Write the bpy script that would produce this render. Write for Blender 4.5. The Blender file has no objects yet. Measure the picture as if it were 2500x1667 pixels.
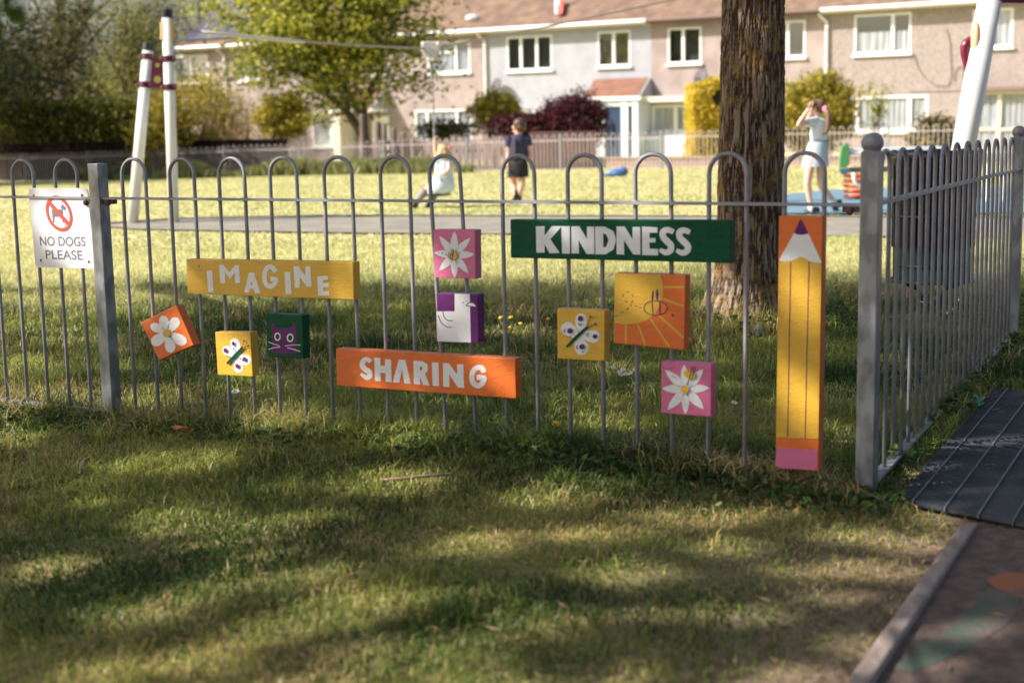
import bpy, bmesh, math, random
import numpy as np
from mathutils import Matrix, Vector
random.seed(7); rng=np.random.default_rng(11)
sc=bpy.context.scene
COL=sc.collection
# ---------------------------------------------------------------- camera
H=1.008; PITCH=.1479; ROLL=-.0194; FPX=3472.
cp,sp_=math.cos(PITCH),math.sin(PITCH)
Fv=np.array([0,cp,-sp_]); U0=np.array([0,sp_,cp]); R0=np.array([1.,0,0])
Rv=math.cos(ROLL)*R0+math.sin(ROLL)*U0; Uv=-math.sin(ROLL)*R0+math.cos(ROLL)*U0
cd=bpy.data.cameras.new('camera'); cam=bpy.data.objects.new('camera',cd); COL.objects.link(cam)
m=Matrix.Identity(4)
for r in range(3):
    m[r][0]=Rv[r]; m[r][1]=Uv[r]; m[r][2]=-Fv[r]
m[2][3]=H
cam.matrix_world=m
cd.sensor_fit='HORIZONTAL'; cd.sensor_width=36; cd.lens=50; cd.clip_start=.05; cd.clip_end=2000
cd.dof.use_dof=True; cd.dof.focus_distance=5.7; cd.dof.aperture_fstop=2.8; cd.dof.aperture_blades=0
sc.camera=cam
# ---------------------------------------------------------------- light
SUN_EL=math.radians(38); sdir=np.array([-.99,-.17]); sdir/=np.linalg.norm(sdir)   # horizontal direction towards the sun
SV=np.array([sdir[0]*math.cos(SUN_EL),sdir[1]*math.cos(SUN_EL),math.sin(SUN_EL)])
w=bpy.data.worlds.new('World'); sc.world=w; w.use_nodes=True
nt=w.node_tree; bg=nt.nodes['Background']; sky=nt.nodes.new('ShaderNodeTexSky'); sky.sky_type='NISHITA'
sky.sun_disc=False; sky.sun_elevation=SUN_EL; sky.sun_rotation=math.atan2(sdir[0],sdir[1])
sky.air_density=1.1; sky.dust_density=4.0; sky.ozone_density=1.0
nt.links.new(sky.outputs[0],bg.inputs[0]); bg.inputs[1].default_value=.10
sl=bpy.data.lights.new('sun','SUN'); sl.energy=5.0; sl.angle=math.radians(.5); sl.color=(1,.925,.835)
so=bpy.data.objects.new('sun',sl); COL.objects.link(so); so.location=(-8,-3,20)
so.rotation_euler=Vector(SV).to_track_quat('Z','Y').to_euler()
sc.view_settings.view_transform='Standard'; sc.view_settings.look='None'; sc.view_settings.gamma=1; sc.view_settings.exposure=.82
sc.view_settings.use_curve_mapping=False
sc.cycles.max_bounces=6; sc.cycles.diffuse_bounces=3; sc.cycles.glossy_bounces=2; sc.cycles.transparent_max_bounces=12
sc.cycles.transmission_bounces=3
try: sc.cycles.use_denoising=True
except Exception: pass
# ---------------------------------------------------------------- projection helpers (pixels of the 2500 px wide photograph)
KD=2500/2352
C0=np.array([0,0,H])
def ray(x,y):
    d=Fv*FPX+Rv*(x-1250)-Uv*(y-833.5); return d/d[1]        # scaled so that world Y = parameter
def gz(x,y):
    t=np.clip((np.asarray(y,float)-22)/26,0,1); s=np.clip((8.6-np.asarray(x,float))/24,0,1)
    l=np.clip((-.2-np.asarray(x,float))/1.5,0,1); return -.42*t*s-.062*l*l*(3-2*l)*np.clip((9-np.asarray(y,float))/2.5,0,1)-.038*np.clip((np.asarray(x,float)-.1)/.8,0,1)*np.clip((5.2-np.asarray(y,float))/1.2,0,1)
def gp(x,y):                                            # photo pixel -> ground point
    d=ray(x,y); t=-H/d[2]
    for _ in range(25):
        p=C0+d*t; z=float(gz(p[0],p[1])); t=(z-H)/d[2]
    return C0+d*t
def at(x,y,Y): return C0+ray(x,y)*Y                      # photo pixel at depth Y
def onplane(x,y,P,n):
    d=ray(x,y); t=np.dot(np.array(P)-C0,n)/np.dot(d,n); return C0+d*t
def crop(ox,oy,s): return lambda x,y:(ox+x/s,oy+y/s)
# ---------------------------------------------------------------- materials
def new_mat(name):
    m=bpy.data.materials.new(name); m.use_nodes=True; return m,m.node_tree,m.node_tree.nodes['Principled BSDF']
def N(nt,t,**k):
    n=nt.nodes.new(t)
    for a,b in k.items(): setattr(n,a,b)
    return n
def rgb(c): return (c[0],c[1],c[2],1)
def mat(name,c,rough=.6,c2=None,scale=6,amt=1,bump=0,bscale=60,metal=0,spec=.5,stretch=None,thr=(.35,.65),transl=0,detail=5):
    m,nt,b=new_mat(name); b.inputs['Roughness'].default_value=rough; b.inputs['Metallic'].default_value=metal
    b.inputs['Specular IOR Level'].default_value=spec
    b.inputs['Base Color'].default_value=rgb(c)
    tc=N(nt,'ShaderNodeTexCoord'); mp=N(nt,'ShaderNodeMapping'); nt.links.new(tc.outputs['Object'],mp.inputs[0])
    if stretch: mp.inputs['Scale'].default_value=stretch
    if c2 is not None:
        no=N(nt,'ShaderNodeTexNoise'); no.inputs['Scale'].default_value=scale; no.inputs['Detail'].default_value=detail
        nt.links.new(mp.outputs[0],no.inputs['Vector'])
        r=N(nt,'ShaderNodeValToRGB'); r.color_ramp.elements[0].position=thr[0]; r.color_ramp.elements[1].position=thr[1]
        r.color_ramp.elements[0].color=rgb(c); r.color_ramp.elements[1].color=rgb(c2)
        nt.links.new(no.outputs['Fac'],r.inputs[0]); nt.links.new(r.outputs[0],b.inputs['Base Color'])
    if bump:
        n2=N(nt,'ShaderNodeTexNoise'); n2.inputs['Scale'].default_value=bscale; n2.inputs['Detail'].default_value=6
        nt.links.new(mp.outputs[0],n2.inputs['Vector'])
        bp=N(nt,'ShaderNodeBump'); bp.inputs['Strength'].default_value=bump; bp.inputs['Distance'].default_value=.01
        nt.links.new(n2.outputs['Fac'],bp.inputs['Height']); nt.links.new(bp.outputs[0],b.inputs['Normal'])
    return m
def leafmat(name,stops,transl=.45,rough=.55):
    """per-leaf random attribute 'rnd' -> colour; diffuse + translucent"""
    m,nt,b=new_mat(name); b.inputs['Roughness'].default_value=rough; b.inputs['Specular IOR Level'].default_value=.3
    a=N(nt,'ShaderNodeAttribute'); a.attribute_name='rnd'
    r=N(nt,'ShaderNodeValToRGB'); els=r.color_ramp.elements
    while len(els)<len(stops): els.new(.5)
    for e,(p,c) in zip(els,stops): e.position=p; e.color=rgb(c)
    nt.links.new(a.outputs['Fac'],r.inputs[0]); nt.links.new(r.outputs[0],b.inputs['Base Color'])
    tr=N(nt,'ShaderNodeBsdfTranslucent'); nt.links.new(r.outputs[0],tr.inputs[0])
    mx=N(nt,'ShaderNodeMixShader'); mx.inputs[0].default_value=transl
    nt.links.new(b.outputs[0],mx.inputs[1]); nt.links.new(tr.outputs[0],mx.inputs[2])
    nt.links.new(mx.outputs[0],nt.nodes['Material Output'].inputs[0]); return m
def colmat(name,transl=.4,rough=.5):
    m,nt,b=new_mat(name); b.inputs['Roughness'].default_value=rough; b.inputs['Specular IOR Level'].default_value=.35
    a=N(nt,'ShaderNodeAttribute'); a.attribute_name='col'; nt.links.new(a.outputs['Color'],b.inputs['Base Color'])
    tr=N(nt,'ShaderNodeBsdfTranslucent'); nt.links.new(a.outputs['Color'],tr.inputs[0])
    mx=N(nt,'ShaderNodeMixShader'); mx.inputs[0].default_value=transl
    nt.links.new(b.outputs[0],mx.inputs[1]); nt.links.new(tr.outputs[0],mx.inputs[2])
    nt.links.new(mx.outputs[0],nt.nodes['Material Output'].inputs[0]); return m
def glassmat(name,tint=(.93,.95,.97)):
    m,nt,b=new_mat(name); nt.nodes.remove(b)
    g=N(nt,'ShaderNodeBsdfGlossy'); g.inputs['Roughness'].default_value=.03; g.inputs[0].default_value=(.9,.95,1,1)
    t=N(nt,'ShaderNodeBsdfTransparent'); t.inputs[0].default_value=rgb(tint)
    mx=N(nt,'ShaderNodeMixShader'); mx.inputs[0].default_value=.22
    nt.links.new(t.outputs[0],mx.inputs[1]); nt.links.new(g.outputs[0],mx.inputs[2])
    nt.links.new(mx.outputs[0],nt.nodes['Material Output'].inputs[0]); return m
MT={}
def paint(name,c,k=.82):
    MT[name]=mat(name,c,.42,[x*k for x in c],14,stretch=(1,1,5),bump=.25,bscale=70,detail=8,thr=(.3,.75)); return MT[name]
P_yel=paint('yellow_paint',(.71,.41,.035),.88); P_or=paint('orange_paint',(.74,.15,.015),.88); P_gr=paint('green_paint',(.001,.085,.035),.55); P_gr.node_tree.nodes['Principled BSDF'].inputs['Specular IOR Level'].default_value=.15
P_pk=paint('pink_paint',(.66,.15,.30),.9); P_pu=paint('purple_paint',(.13,.02,.14),.85); P_pu.node_tree.nodes['Principled BSDF'].inputs['Specular IOR Level'].default_value=.2; P_wh=paint('white_paint',(.78,.78,.8),.93)
P_bk=paint('dark_purple_paint',(.08,.02,.1),.9)
M_steel=mat('galvanised_steel',(.215,.21,.235),.5,(.31,.305,.33),16,metal=.15,bump=.1,bscale=90,thr=(.3,.7))
M_post=mat('spangled_steel',(.17,.18,.195),.42,(.29,.305,.33),22,metal=.4,thr=(.42,.58),detail=2,stretch=(1,1,.5))
M_rust=mat('rusty_bolt',(.08,.045,.038),.8,(.14,.085,.07),80)
M_white=mat('white_powder_coat',(.74,.74,.73),.35,(.66,.65,.62),5,thr=(.3,.8))
M_upvc=mat('white_window_frame',(.8,.8,.8),.35)
M_purple=mat('purple_plastic',(.075,.005,.025),.35); M_black=mat('black_plastic',(.012,.012,.014),.35)
M_gold=mat('brass_bolt',(.5,.3,.09),.4,metal=.5)
# ---------------------------------------------------------------- mesh helpers
class MB:
    def __init__(s): s.v=[]; s.f=[]; s.mi=[]
    def add(s,v,f,mi=0):
        o=len(s.v); s.v+= [tuple(map(float,p)) for p in v]; s.f+=[tuple(i+o for i in q) for q in f]; s.mi+=[mi]*len(f); return s
    def box(s,c,hx,hy,hz,X=(1,0,0),Y=(0,1,0),Z=(0,0,1),mi=0,taper=1):
        c=np.array(c,float);X,Y,Z=(np.array(a,float) for a in(X,Y,Z)); v=[]
        for k,t in((-1,1),(1,taper)):
            for i,j in((-1,-1),(1,-1),(1,1),(-1,1)): v.append(c+X*hx*i*t+Y*hy*j*t+Z*hz*k)
        return s.add(v,[(3,2,1,0),(4,5,6,7),(0,1,5,4),(1,2,6,5),(2,3,7,6),(3,0,4,7)],mi)
    def tube(s,pts,r,n=8,cap=True,mi=0):
        pts=[np.array(p,float) for p in pts]; rr=r if hasattr(r,'__len__') else [r]*len(pts)
        rings=[];prev=None
        for i,p in enumerate(pts):
            t=(pts[min(i+1,len(pts)-1)]-pts[max(i-1,0)]); t/=np.linalg.norm(t)+1e-12
            if prev is None:
                a=np.array([0,0,1.]) if abs(t[2])<.9 else np.array([1.,0,0])
                e=np.cross(t,a)
            else: e=prev-t*np.dot(prev,t)
            e/=np.linalg.norm(e); prev=e; g=np.cross(t,e)
            rings.append([p+rr[i]*(e*math.cos(2*math.pi*k/n)+g*math.sin(2*math.pi*k/n)) for k in range(n)])
        v=[q for R in rings for q in R]; f=[]
        for i in range(len(pts)-1):
            for k in range(n): f.append((i*n+k,i*n+(k+1)%n,(i+1)*n+(k+1)%n,(i+1)*n+k))
        if cap: f.append(tuple(range(n-1,-1,-1))); f.append(tuple((len(pts)-1)*n+k for k in range(n)))
        return s.add(v,f,mi)
    def ell(s,c,r,n=14,mm=9,mi=0,X=(1,0,0),Y=(0,1,0),Z=(0,0,1)):
        c=np.array(c,float); r=r if hasattr(r,'__len__') else (r,r,r); X,Y,Z=(np.array(a,float) for a in(X,Y,Z)); v=[c-Z*r[2]];f=[]
        for j in range(1,mm):
            a=-math.pi/2+math.pi*j/mm
            for k in range(n):
                b=2*math.pi*k/n; v.append(c+X*r[0]*math.cos(a)*math.cos(b)+Y*r[1]*math.cos(a)*math.sin(b)+Z*r[2]*math.sin(a))
        v.append(c+Z*r[2]); L=len(v)-1
        for k in range(n): f.append((0,1+(k+1)%n,1+k)); f.append((L,L-n+k,L-n+(k+1)%n))
        for j in range(mm-2):
            for k in range(n): f.append((1+j*n+k,1+j*n+(k+1)%n,1+(j+1)*n+(k+1)%n,1+(j+1)*n+k))
        return s.add(v,f,mi)
    def quad(s,a,b,c,d,mi=0): return s.add([a,b,c,d],[(0,1,2,3)],mi)
    def prism(s,poly,ext,mi=0):
        """closed polygon of 3-D points extruded by vector ext"""
        n=len(poly); e=np.array(ext,float); v=[np.array(p,float) for p in poly]; v=v+[p+e for p in v]
        return s.add(v,[tuple(range(n-1,-1,-1)),tuple(range(n,2*n))]+[(i,(i+1)%n,(i+1)%n+n,i+n) for i in range(n)],mi)
    def mesh(s,name,mats,smooth=False,bevel=0):
        me=bpy.data.meshes.new(name); me.from_pydata(s.v,[],s.f); mats=mats if isinstance(mats,(list,tuple)) else [mats]
        for m_ in mats: me.materials.append(m_)
        if len(mats)>1: me.polygons.foreach_set('material_index',s.mi)
        if bevel:
            bm=bmesh.new(); bm.from_mesh(me); bmesh.ops.bevel(bm,geom=bm.edges[:],offset=bevel,segments=2,affect='EDGES',profile=.6); bm.to_mesh(me); bm.free()
        if smooth: me.polygons.foreach_set('use_smooth',[True]*len(me.polygons))
        me.update(); return me
def link(name,me,parent=None,label=None):
    o=bpy.data.objects.new(name,me); COL.objects.link(o)
    if parent is not None:
        o.parent=parent
        if parent.type=='EMPTY': o.matrix_parent_inverse=ROOTINV.get(parent.name,Matrix.Identity(4))
    if label: o['label']=label
    return o
ROOTINV={}
def part(name,mb,mats,parent,smooth=False,bevel=0,label=None): return link(name,mb.mesh(name,mats,smooth,bevel),parent,label)
def thing(name,label,cat,loc=(0,0,0),group=None):
    o=bpy.data.objects.new(name,None); COL.objects.link(o); o.location=[float(a) for a in loc]; o.empty_display_size=.1
    ROOTINV[o.name]=Matrix.Translation([-float(a) for a in loc])
    return tag(o,label,cat,group)
def tag(o,label,cat,group=None):
    o['label']=label; o['category']=cat
    if group: o['group']=group
    return o
def struct(name,mb,mats,smooth=False):
    o=link(name,mb.mesh(name,mats,smooth)); o['kind']='structure'; return o
def np_mesh(name,V,F,mats,attr=None,col=None,smooth=False):
    """V (n,3); F list of (m,k) index arrays"""
    me=bpy.data.meshes.new(name); me.vertices.add(len(V)); me.vertices.foreach_set('co',np.ascontiguousarray(V,dtype=np.float32).ravel())
    tot=sum(f.size for f in F); npoly=sum(len(f) for f in F)
    me.loops.add(tot); me.polygons.add(npoly)
    me.loops.foreach_set('vertex_index',np.concatenate([f.ravel() for f in F]).astype(np.int32))
    ls=[];o=0
    for f in F: ls.append(o+np.arange(len(f))*f.shape[1]); o+=f.size
    me.polygons.foreach_set('loop_start',np.concatenate(ls).astype(np.int32))
    me.update(calc_edges=True)
    if attr is not None:
        a=me.attributes.new('rnd','FLOAT','POINT'); a.data.foreach_set('value',np.ascontiguousarray(attr,dtype=np.float32))
    if col is not None:
        a=me.attributes.new('col','FLOAT_COLOR','POINT'); a.data.foreach_set('color',np.ascontiguousarray(col,dtype=np.float32).ravel())
    for m_ in (mats if isinstance(mats,(list,tuple)) else [mats]): me.materials.append(m_)
    if smooth: me.polygons.foreach_set('use_smooth',np.ones(npoly,dtype=bool))
    me.validate(); return me
def vnoise(x,y,sc_,seed=0):
    x=np.asarray(x)/sc_; y=np.asarray(y)/sc_; xi=np.floor(x); yi=np.floor(y); fx=x-xi; fy=y-yi
    fx=fx*fx*(3-2*fx); fy=fy*fy*(3-2*fy)
    def h(a,b):
        v=np.sin(a*127.1+b*311.7+seed*74.7)*43758.5453; return v-np.floor(v)
    return (h(xi,yi)*(1-fx)+h(xi+1,yi)*fx)*(1-fy)+(h(xi,yi+1)*(1-fx)+h(xi+1,yi+1)*fx)*fy
def fbm(x,y,s,seed=0): return .5*vnoise(x,y,s,seed)+.3*vnoise(x,y,s/2.1,seed+3)+.2*vnoise(x,y,s/4.3,seed+7)
# ---------------------------------------------------------------- ground
KB=[gp(*crop(1900,900,2.045)(x,y)) for x,y in((905,795),(1003,795),(490,1568),(340,1568))]    # kerb quad: far-left, far-right, near-right, near-left
kdir=(KB[3]-KB[0]); kdir/=np.linalg.norm(kdir); knr=np.array([kdir[1],-kdir[0],0])
if knr[0]>0: knr=-knr                                        # to the left of the kerb (grass side)
def dirt(x,y):
    """1 = bare soil"""
    d=(x-KB[0][0])*knr[0]+(y-KB[0][1])*knr[1]
    n=fbm(x,y,.55,5); a=np.clip(1.0-np.abs(d)/.75,0,1)*np.clip((4.3-y)/.9,0,1)
    a=np.where(d<0,1,a)
    b=np.clip((vnoise(x,y,.33,9)-.62)*4,0,1)*np.clip((4.2-y)/2,0,1)*np.clip((x+.6)/1.2,0,1)*.55
    return np.clip(a*(.15+1.4*n)+b,0,1)
gx=np.concatenate([-np.geomspace(900,9,30),np.linspace(-8.5,-2.05,40),np.arange(-2,3.2,.045),np.linspace(3.3,9.5,40),np.geomspace(10,900,30)])
gy=np.concatenate([-np.geomspace(900,2,22),np.linspace(-1.5,1.9,12),np.arange(2,9.5,.06),np.linspace(9.7,60,100),np.geomspace(62,1500,30)])
GX,GY=np.meshgrid(gx,gy); GZ=gz(GX,GY)+np.where((GY<12)&(abs(GX)<9)&(GY>0),(fbm(GX,GY,.35,2)-.5)*.022,0)-.012
V=np.stack([GX,GY,GZ],-1).reshape(-1,3); nx=len(gx); idx=np.arange(len(V)).reshape(len(gy),nx)
Fq=np.stack([idx[:-1,:-1],idx[:-1,1:],idx[1:,1:],idx[1:,:-1]],-1).reshape(-1,4)
dm=dirt(V[:,0],V[:,1])
def ground_mat():
    m,nt,b=new_mat('lawn_soil'); b.inputs['Roughness'].default_value=.95; b.inputs['Specular IOR Level'].default_value=.1
    tc=N(nt,'ShaderNodeTexCoord'); L=nt.links.new
    n1=N(nt,'ShaderNodeTexNoise'); n1.inputs['Scale'].default_value=1.1; n1.inputs['Detail'].default_value=8; L(tc.outputs['Object'],n1.inputs['Vector'])
    n2=N(nt,'ShaderNodeTexNoise'); n2.inputs['Scale'].default_value=45; n2.inputs['Detail'].default_value=6; L(tc.outputs['Object'],n2.inputs['Vector'])
    r1=N(nt,'ShaderNodeValToRGB'); r1.color_ramp.elements[0].color=(.10,.115,.035,1); r1.color_ramp.elements[1].color=(.38,.30,.14,1)
    r1.color_ramp.elements[0].position=.35; r1.color_ramp.elements[1].position=.65; L(n1.outputs['Fac'],r1.inputs[0])
    r2=N(nt,'ShaderNodeValToRGB'); r2.color_ramp.elements[0].color=(.10,.065,.05,1); r2.color_ramp.elements[1].color=(.27,.19,.15,1)
    r2.color_ramp.elements[0].position=.3; r2.color_ramp.elements[1].position=.7; L(n2.outputs['Fac'],r2.inputs[0])
    a=N(nt,'ShaderNodeAttribute'); a.attribute_name='rnd'
    mx=N(nt,'ShaderNodeMix',data_type='RGBA'); 
    sx_=N(nt,'ShaderNodeSeparateXYZ'); L(tc.outputs['Object'],sx_.inputs[0]); mr=N(nt,'ShaderNodeMapRange'); mr.inputs[1].default_value=8.3; mr.inputs[2].default_value=11; L(sx_.outputs[1],mr.inputs[0])
    r3=N(nt,'ShaderNodeValToRGB'); r3.color_ramp.elements[0].color=(.54,.53,.25,1); r3.color_ramp.elements[1].color=(.68,.62,.35,1); r3.color_ramp.elements[0].position=.35; r3.color_ramp.elements[1].position=.65; L(n1.outputs['Fac'],r3.inputs[0])  # paler ramp beyond the shade edge, sunlit brightness put into the ground colour
    m0=N(nt,'ShaderNodeMix',data_type='RGBA'); L(mr.outputs[0],m0.inputs[0]); L(r1.outputs[0],m0.inputs[6]); L(r3.outputs[0],m0.inputs[7])
    L(a.outputs['Fac'],mx.inputs[0]); L(m0.outputs[2],mx.inputs[6]); L(r2.outputs[0],mx.inputs[7])
    L(mx.outputs[2],b.inputs['Base Color'])
    bp=N(nt,'ShaderNodeBump'); bp.inputs['Strength'].default_value=.6; bp.inputs['Distance'].default_value=.02; L(n2.outputs['Fac'],bp.inputs['Height']); L(bp.outputs[0],b.inputs['Normal'])
    return m
g=link('ground',np_mesh('ground',V,[Fq],ground_mat(),attr=dm,smooth=True)); g['kind']='structure'
def sheet(name,pts,z,m,sub=0):
    """flat sheet over ground points given as photo pixels; follows gz"""
    P=[gp(x,y) for x,y in pts]; mb=MB(); mb.add([(p[0],p[1],p[2]+z) for p in P],[tuple(range(len(P)))])
    me=mb.mesh(name,m); bm=bmesh.new(); bm.from_mesh(me); bmesh.ops.triangulate(bm,faces=bm.faces[:]); bm.to_mesh(me); bm.free()
    o=link(name,me); o['kind']='structure'; return o
def S(*a): return [(x*KD,y*KD) for x,y in a]
M_tar=mat('path_asphalt',(.19,.175,.14),.9,(.27,.245,.20),3,bump=.4,bscale=120)
pathpts_up=[(236,514),(400,502),(750,495),(1300,496),(1800,497),(2500,500)]; pathpts_lo=[(236,521),(300,528),(800,537),(1500,541),(2000,545),(2500,548)]
sheet('playground_path',S(*(pathpts_up+pathpts_lo[::-1])),.012,M_tar)
M_blue=mat('blue_rubber',(.10,.19,.25),.85,(.14,.24,.30),4,bump=.3,bscale=150)
bluepts=[(1640,488),(1700,470),(1800,450),(1900,439),(2100,434),(2500,430),(2500,493),(1800,493.5),(1700,492)]
sheet('blue_safety_surface',S(*bluepts),.02,M_blue)
mb=MB()   # thin edging strip along the far side of the path
for (x0,y0),(x1,y1) in zip(pathpts_up[:-1],pathpts_up[1:]):
    a=gp(x0*KD,(y0+4)*KD); b=gp(x1*KD,(y1+4)*KD); mb.box((a+b)/2+np.array([0,0,.016]),np.linalg.norm(b-a)/2,.03,.012,X=(b-a)/np.linalg.norm(b-a),Y=(0,1,0))
struct('path_edging',mb,mat('edging_timber',(.09,.1,.08),.9))
# play path on the right with painted marks, kerb
c4=crop(1900,900,2.045)
M_play=mat('brown_play_path',(.07,.05,.042),.95,(.18,.12,.095),26,bump=.8,bscale=140,thr=(.3,.7))
pr=[KB[0]+(KB[0]-KB[3])*.02, KB[0]-knr*3.0+(KB[0]-KB[3])*.02, KB[3]-knr*3.0+kdir*1.5, KB[3]+kdir*1.5]
mb=MB(); mb.add([(p[0]-knr[0]*.03,p[1]-knr[1]*.03,KB[0][2]+.006) for p in pr],[(0,1,2,3)]); struct('painted_play_path',mb,M_play)
def smear(pts,w,name,m,z):
    P=[gp(*c4(x,y)) for x,y in pts]; mb=MB(); L=[];Rr=[]
    for i,p in enumerate(P):
        t=P[min(i+1,len(P)-1)]-P[max(i-1,0)]; t/=np.linalg.norm(t); n=np.array([-t[1],t[0],0]); k=w[i]
        L.append(p+n*k); Rr.append(p-n*k)
    for i in range(len(P)-1): mb.quad(*( (q[0],q[1],z+KB[0][2]) for q in (L[i],L[i+1],Rr[i+1],Rr[i])))
    return struct(name,mb,m)
M_pgr=mat('worn_green_marking',(.07,.095,.07),.95,(.135,.10,.085),12,thr=(.45,.6),bump=.6,bscale=140)
M_por=mat('worn_orange_marking',(.32,.11,.05),.95,(.17,.10,.07),12,thr=(.45,.62),bump=.6,bscale=140)
smear([(620,1500),(760,1430),(900,1360),(1010,1290),(1080,1220),(1110,1160),(1090,1110)],[.02,.035,.04,.045,.045,.04,.015],'green_ground_marking',M_pgr,.0072)
P=gp(*c4(1240,1100)); mb=MB(); n=28
mb.add([(P[0]+.075*math.cos(t)*(1+.08*math.sin(3*t)),P[1]+.10*math.sin(t),KB[0][2]+.0078) for t in np.linspace(0,2*math.pi,n,endpoint=False)],[tuple(range(n))]); struct('orange_ground_marking',mb,M_por)
M_kerb=mat('weathered_timber_edging',(.23,.175,.15),.85,(.34,.27,.235),9,bump=.5,bscale=60,stretch=(3,1,1))
far,near=(KB[0]+KB[1])/2,(KB[2]+KB[3])/2; kw=abs(np.dot(KB[1]-KB[0],knr)); kw2=abs(np.dot(KB[2]-KB[3],knr)); kd=(near-far)/np.linalg.norm(near-far)
ctr=(far+near+kd*1.2)/2; kww=(kw+kw2)/4
kerb=tag(link('path_edging_board',MB().box(ctr+np.array([0,0,.0]),np.linalg.norm(near-far)/2+.6,kww*.82,.016,X=kd,Y=np.cross((0,0,1),kd)).mesh('path_edging_board',M_kerb,bevel=.006)),'long weathered timber edging board between bare soil and the painted path','edging board')
# ---------------------------------------------------------------- front fence geometry
PB=.115; TH=-.5093; A0=np.array([-1.427,5.285,0]); FU=np.array([math.cos(TH),math.sin(TH),0]); FN=np.array([FU[1],-FU[0],0])
ZT=.927; ZR=.783; HP=.978; TH2=1.099; SU=np.array([math.cos(TH2),math.sin(TH2),0])
CORNER=A0+FU*PB*24.15; POST_L=A0-FU*PB*1.05; POST2=CORNER+SU*2.92
# ---------------------------------------------------------------- grass
def blades(n,X,Y,h,w,colr,lean=.75,seed=0):
    r=np.random.default_rng(seed); a=r.uniform(0,2*np.pi,n); wd=np.stack([np.cos(a),np.sin(a),0*a],-1)*w[:,None]/2
    b=r.uniform(0,2*np.pi,n); le=np.abs(r.normal(lean*.6,.35,n)); ld=np.stack([np.cos(b),np.sin(b),0*b],-1)*(h*le)[:,None]
    base=np.stack([X,Y,gz(X,Y)-.012],-1); up=np.array([0,0,1.])
    mid=base+ld*.35+up*(h*.62)[:,None]; tip=base+ld*1.15+up*(h*np.clip(1.05-.35*le,.35,1))[:,None]
    V=np.stack([base-wd,base+wd,mid+wd*.8,mid-wd*.8,tip],1).reshape(-1,3)
    i=np.arange(n)*5; Q=np.stack([i,i+1,i+2,i+3],-1); T=np.stack([i+3,i+2,i+4],-1)
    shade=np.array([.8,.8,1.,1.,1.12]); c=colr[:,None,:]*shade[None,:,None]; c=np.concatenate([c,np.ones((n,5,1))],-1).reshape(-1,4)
    return V,Q,T,c
def grass_colour(X,Y,r,boost=0):
    n=len(X); k=fbm(X,Y,.7,21); dry=fbm(X,Y,.4,33); g1=np.array([.035,.09,.016]); g2=np.array([.38,.41,.10]); st=np.array([.6,.47,.2])
    t=np.clip(r.normal(.42,.28,n)+(k-.5)*2.6,0,1)[:,None]; c=g1*(1-t)+g2*t
    d=(r.uniform(0,1,n)<np.clip(.09+(dry-.51)*2.1+boost+.12*np.clip(4.6-Y,0,1),0.02,.8))[:,None]; c=np.where(d,st*r.uniform(.5,1.1,n)[:,None],c)
    f=np.clip((Y-8.0)/2.6,0,1)[:,None]; fc=np.array([.48,.52,.21])*(1-k[:,None])+np.array([.70,.64,.35])*k[:,None]; c=c*(1-f)+fc*f  # blades blend to a paler tone with depth, painting in the sunlit lawn
    return c*r.uniform(.7,1.3,n)[:,None]
Vs=[];Qs=[];Ts=[];Cs=[];off=0
def addb(t):
    global off
    V,Q,T,c=t; Vs.append(V);Qs.append(Q+off);Ts.append(T+off);Cs.append(c); off+=len(V)
r=np.random.default_rng(5)
def sampleY(n,y0,y1,k):   # pdf ~ Y^k
    u=r.uniform(0,1,n); e=k+1; return (u*(y1**e-y0**e)+y0**e)**(1/e)
fdist=lambda X,Y:(X-A0[0])*FN[0]+(Y-A0[1])*FN[1]      # + = camera side of the front fence
fs=lambda X,Y:(X-A0[0])*FU[0]+(Y-A0[1])*FU[1]
def keep(X,Y):
    d=dirt(X,Y); lawn=r.uniform(0,1,len(X))>d*.93
    side=(X-KB[0][0])*knr[0]+(Y-KB[0][1])*knr[1]
    on_play=(side<.0)&(Y<KB[0][1]+.02)
    s2=(X-CORNER[0])*FU[0]+(Y-CORNER[1])*FU[1]          # right of side fence = grating
    m0=gp(*c4(590,660)); m1=gp(*c4(1085,100)); mu=(m1-m0)/np.linalg.norm(m1-m0); mv=np.array([mu[1],-mu[0],0]); a_=(X-m0[0])*mu[0]+(Y-m0[1])*mu[1]; b_=(X-m0[0])*mv[0]+(Y-m0[1])*mv[1]
    fr=gp(*c4(1227,790))-m0; fr/=np.linalg.norm(fr); fl=(X-m0[0])*-fr[1]+(Y-m0[1])*fr[0]
    gr=((b_>-.01)&(fl>-.02)&(a_<np.linalg.norm(m1-m0)+.01)&(s2>.05))|((s2>.05)&(fl>0)&(a_<np.linalg.norm(m1-m0))&(r.uniform(0,1,len(X))<.72))
    return lawn&~on_play&~gr
def inpoly(X,Y,P):
    c=np.zeros(len(X),bool); n=len(P)
    for i in range(n):
        a,b=P[i],P[(i+1)%n]; cnd=((a[1]>Y)!=(b[1]>Y)); xi=(b[0]-a[0])*(Y-a[1])/((b[1]-a[1])+1e-12)+a[0]; c^=cnd&(X<xi)
    return c
PATHW=[gp(x*KD,y*KD) for x,y in pathpts_up+pathpts_lo[::-1]]; BLUEW=[gp(x*KD,y*KD) for x,y in bluepts]
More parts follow.
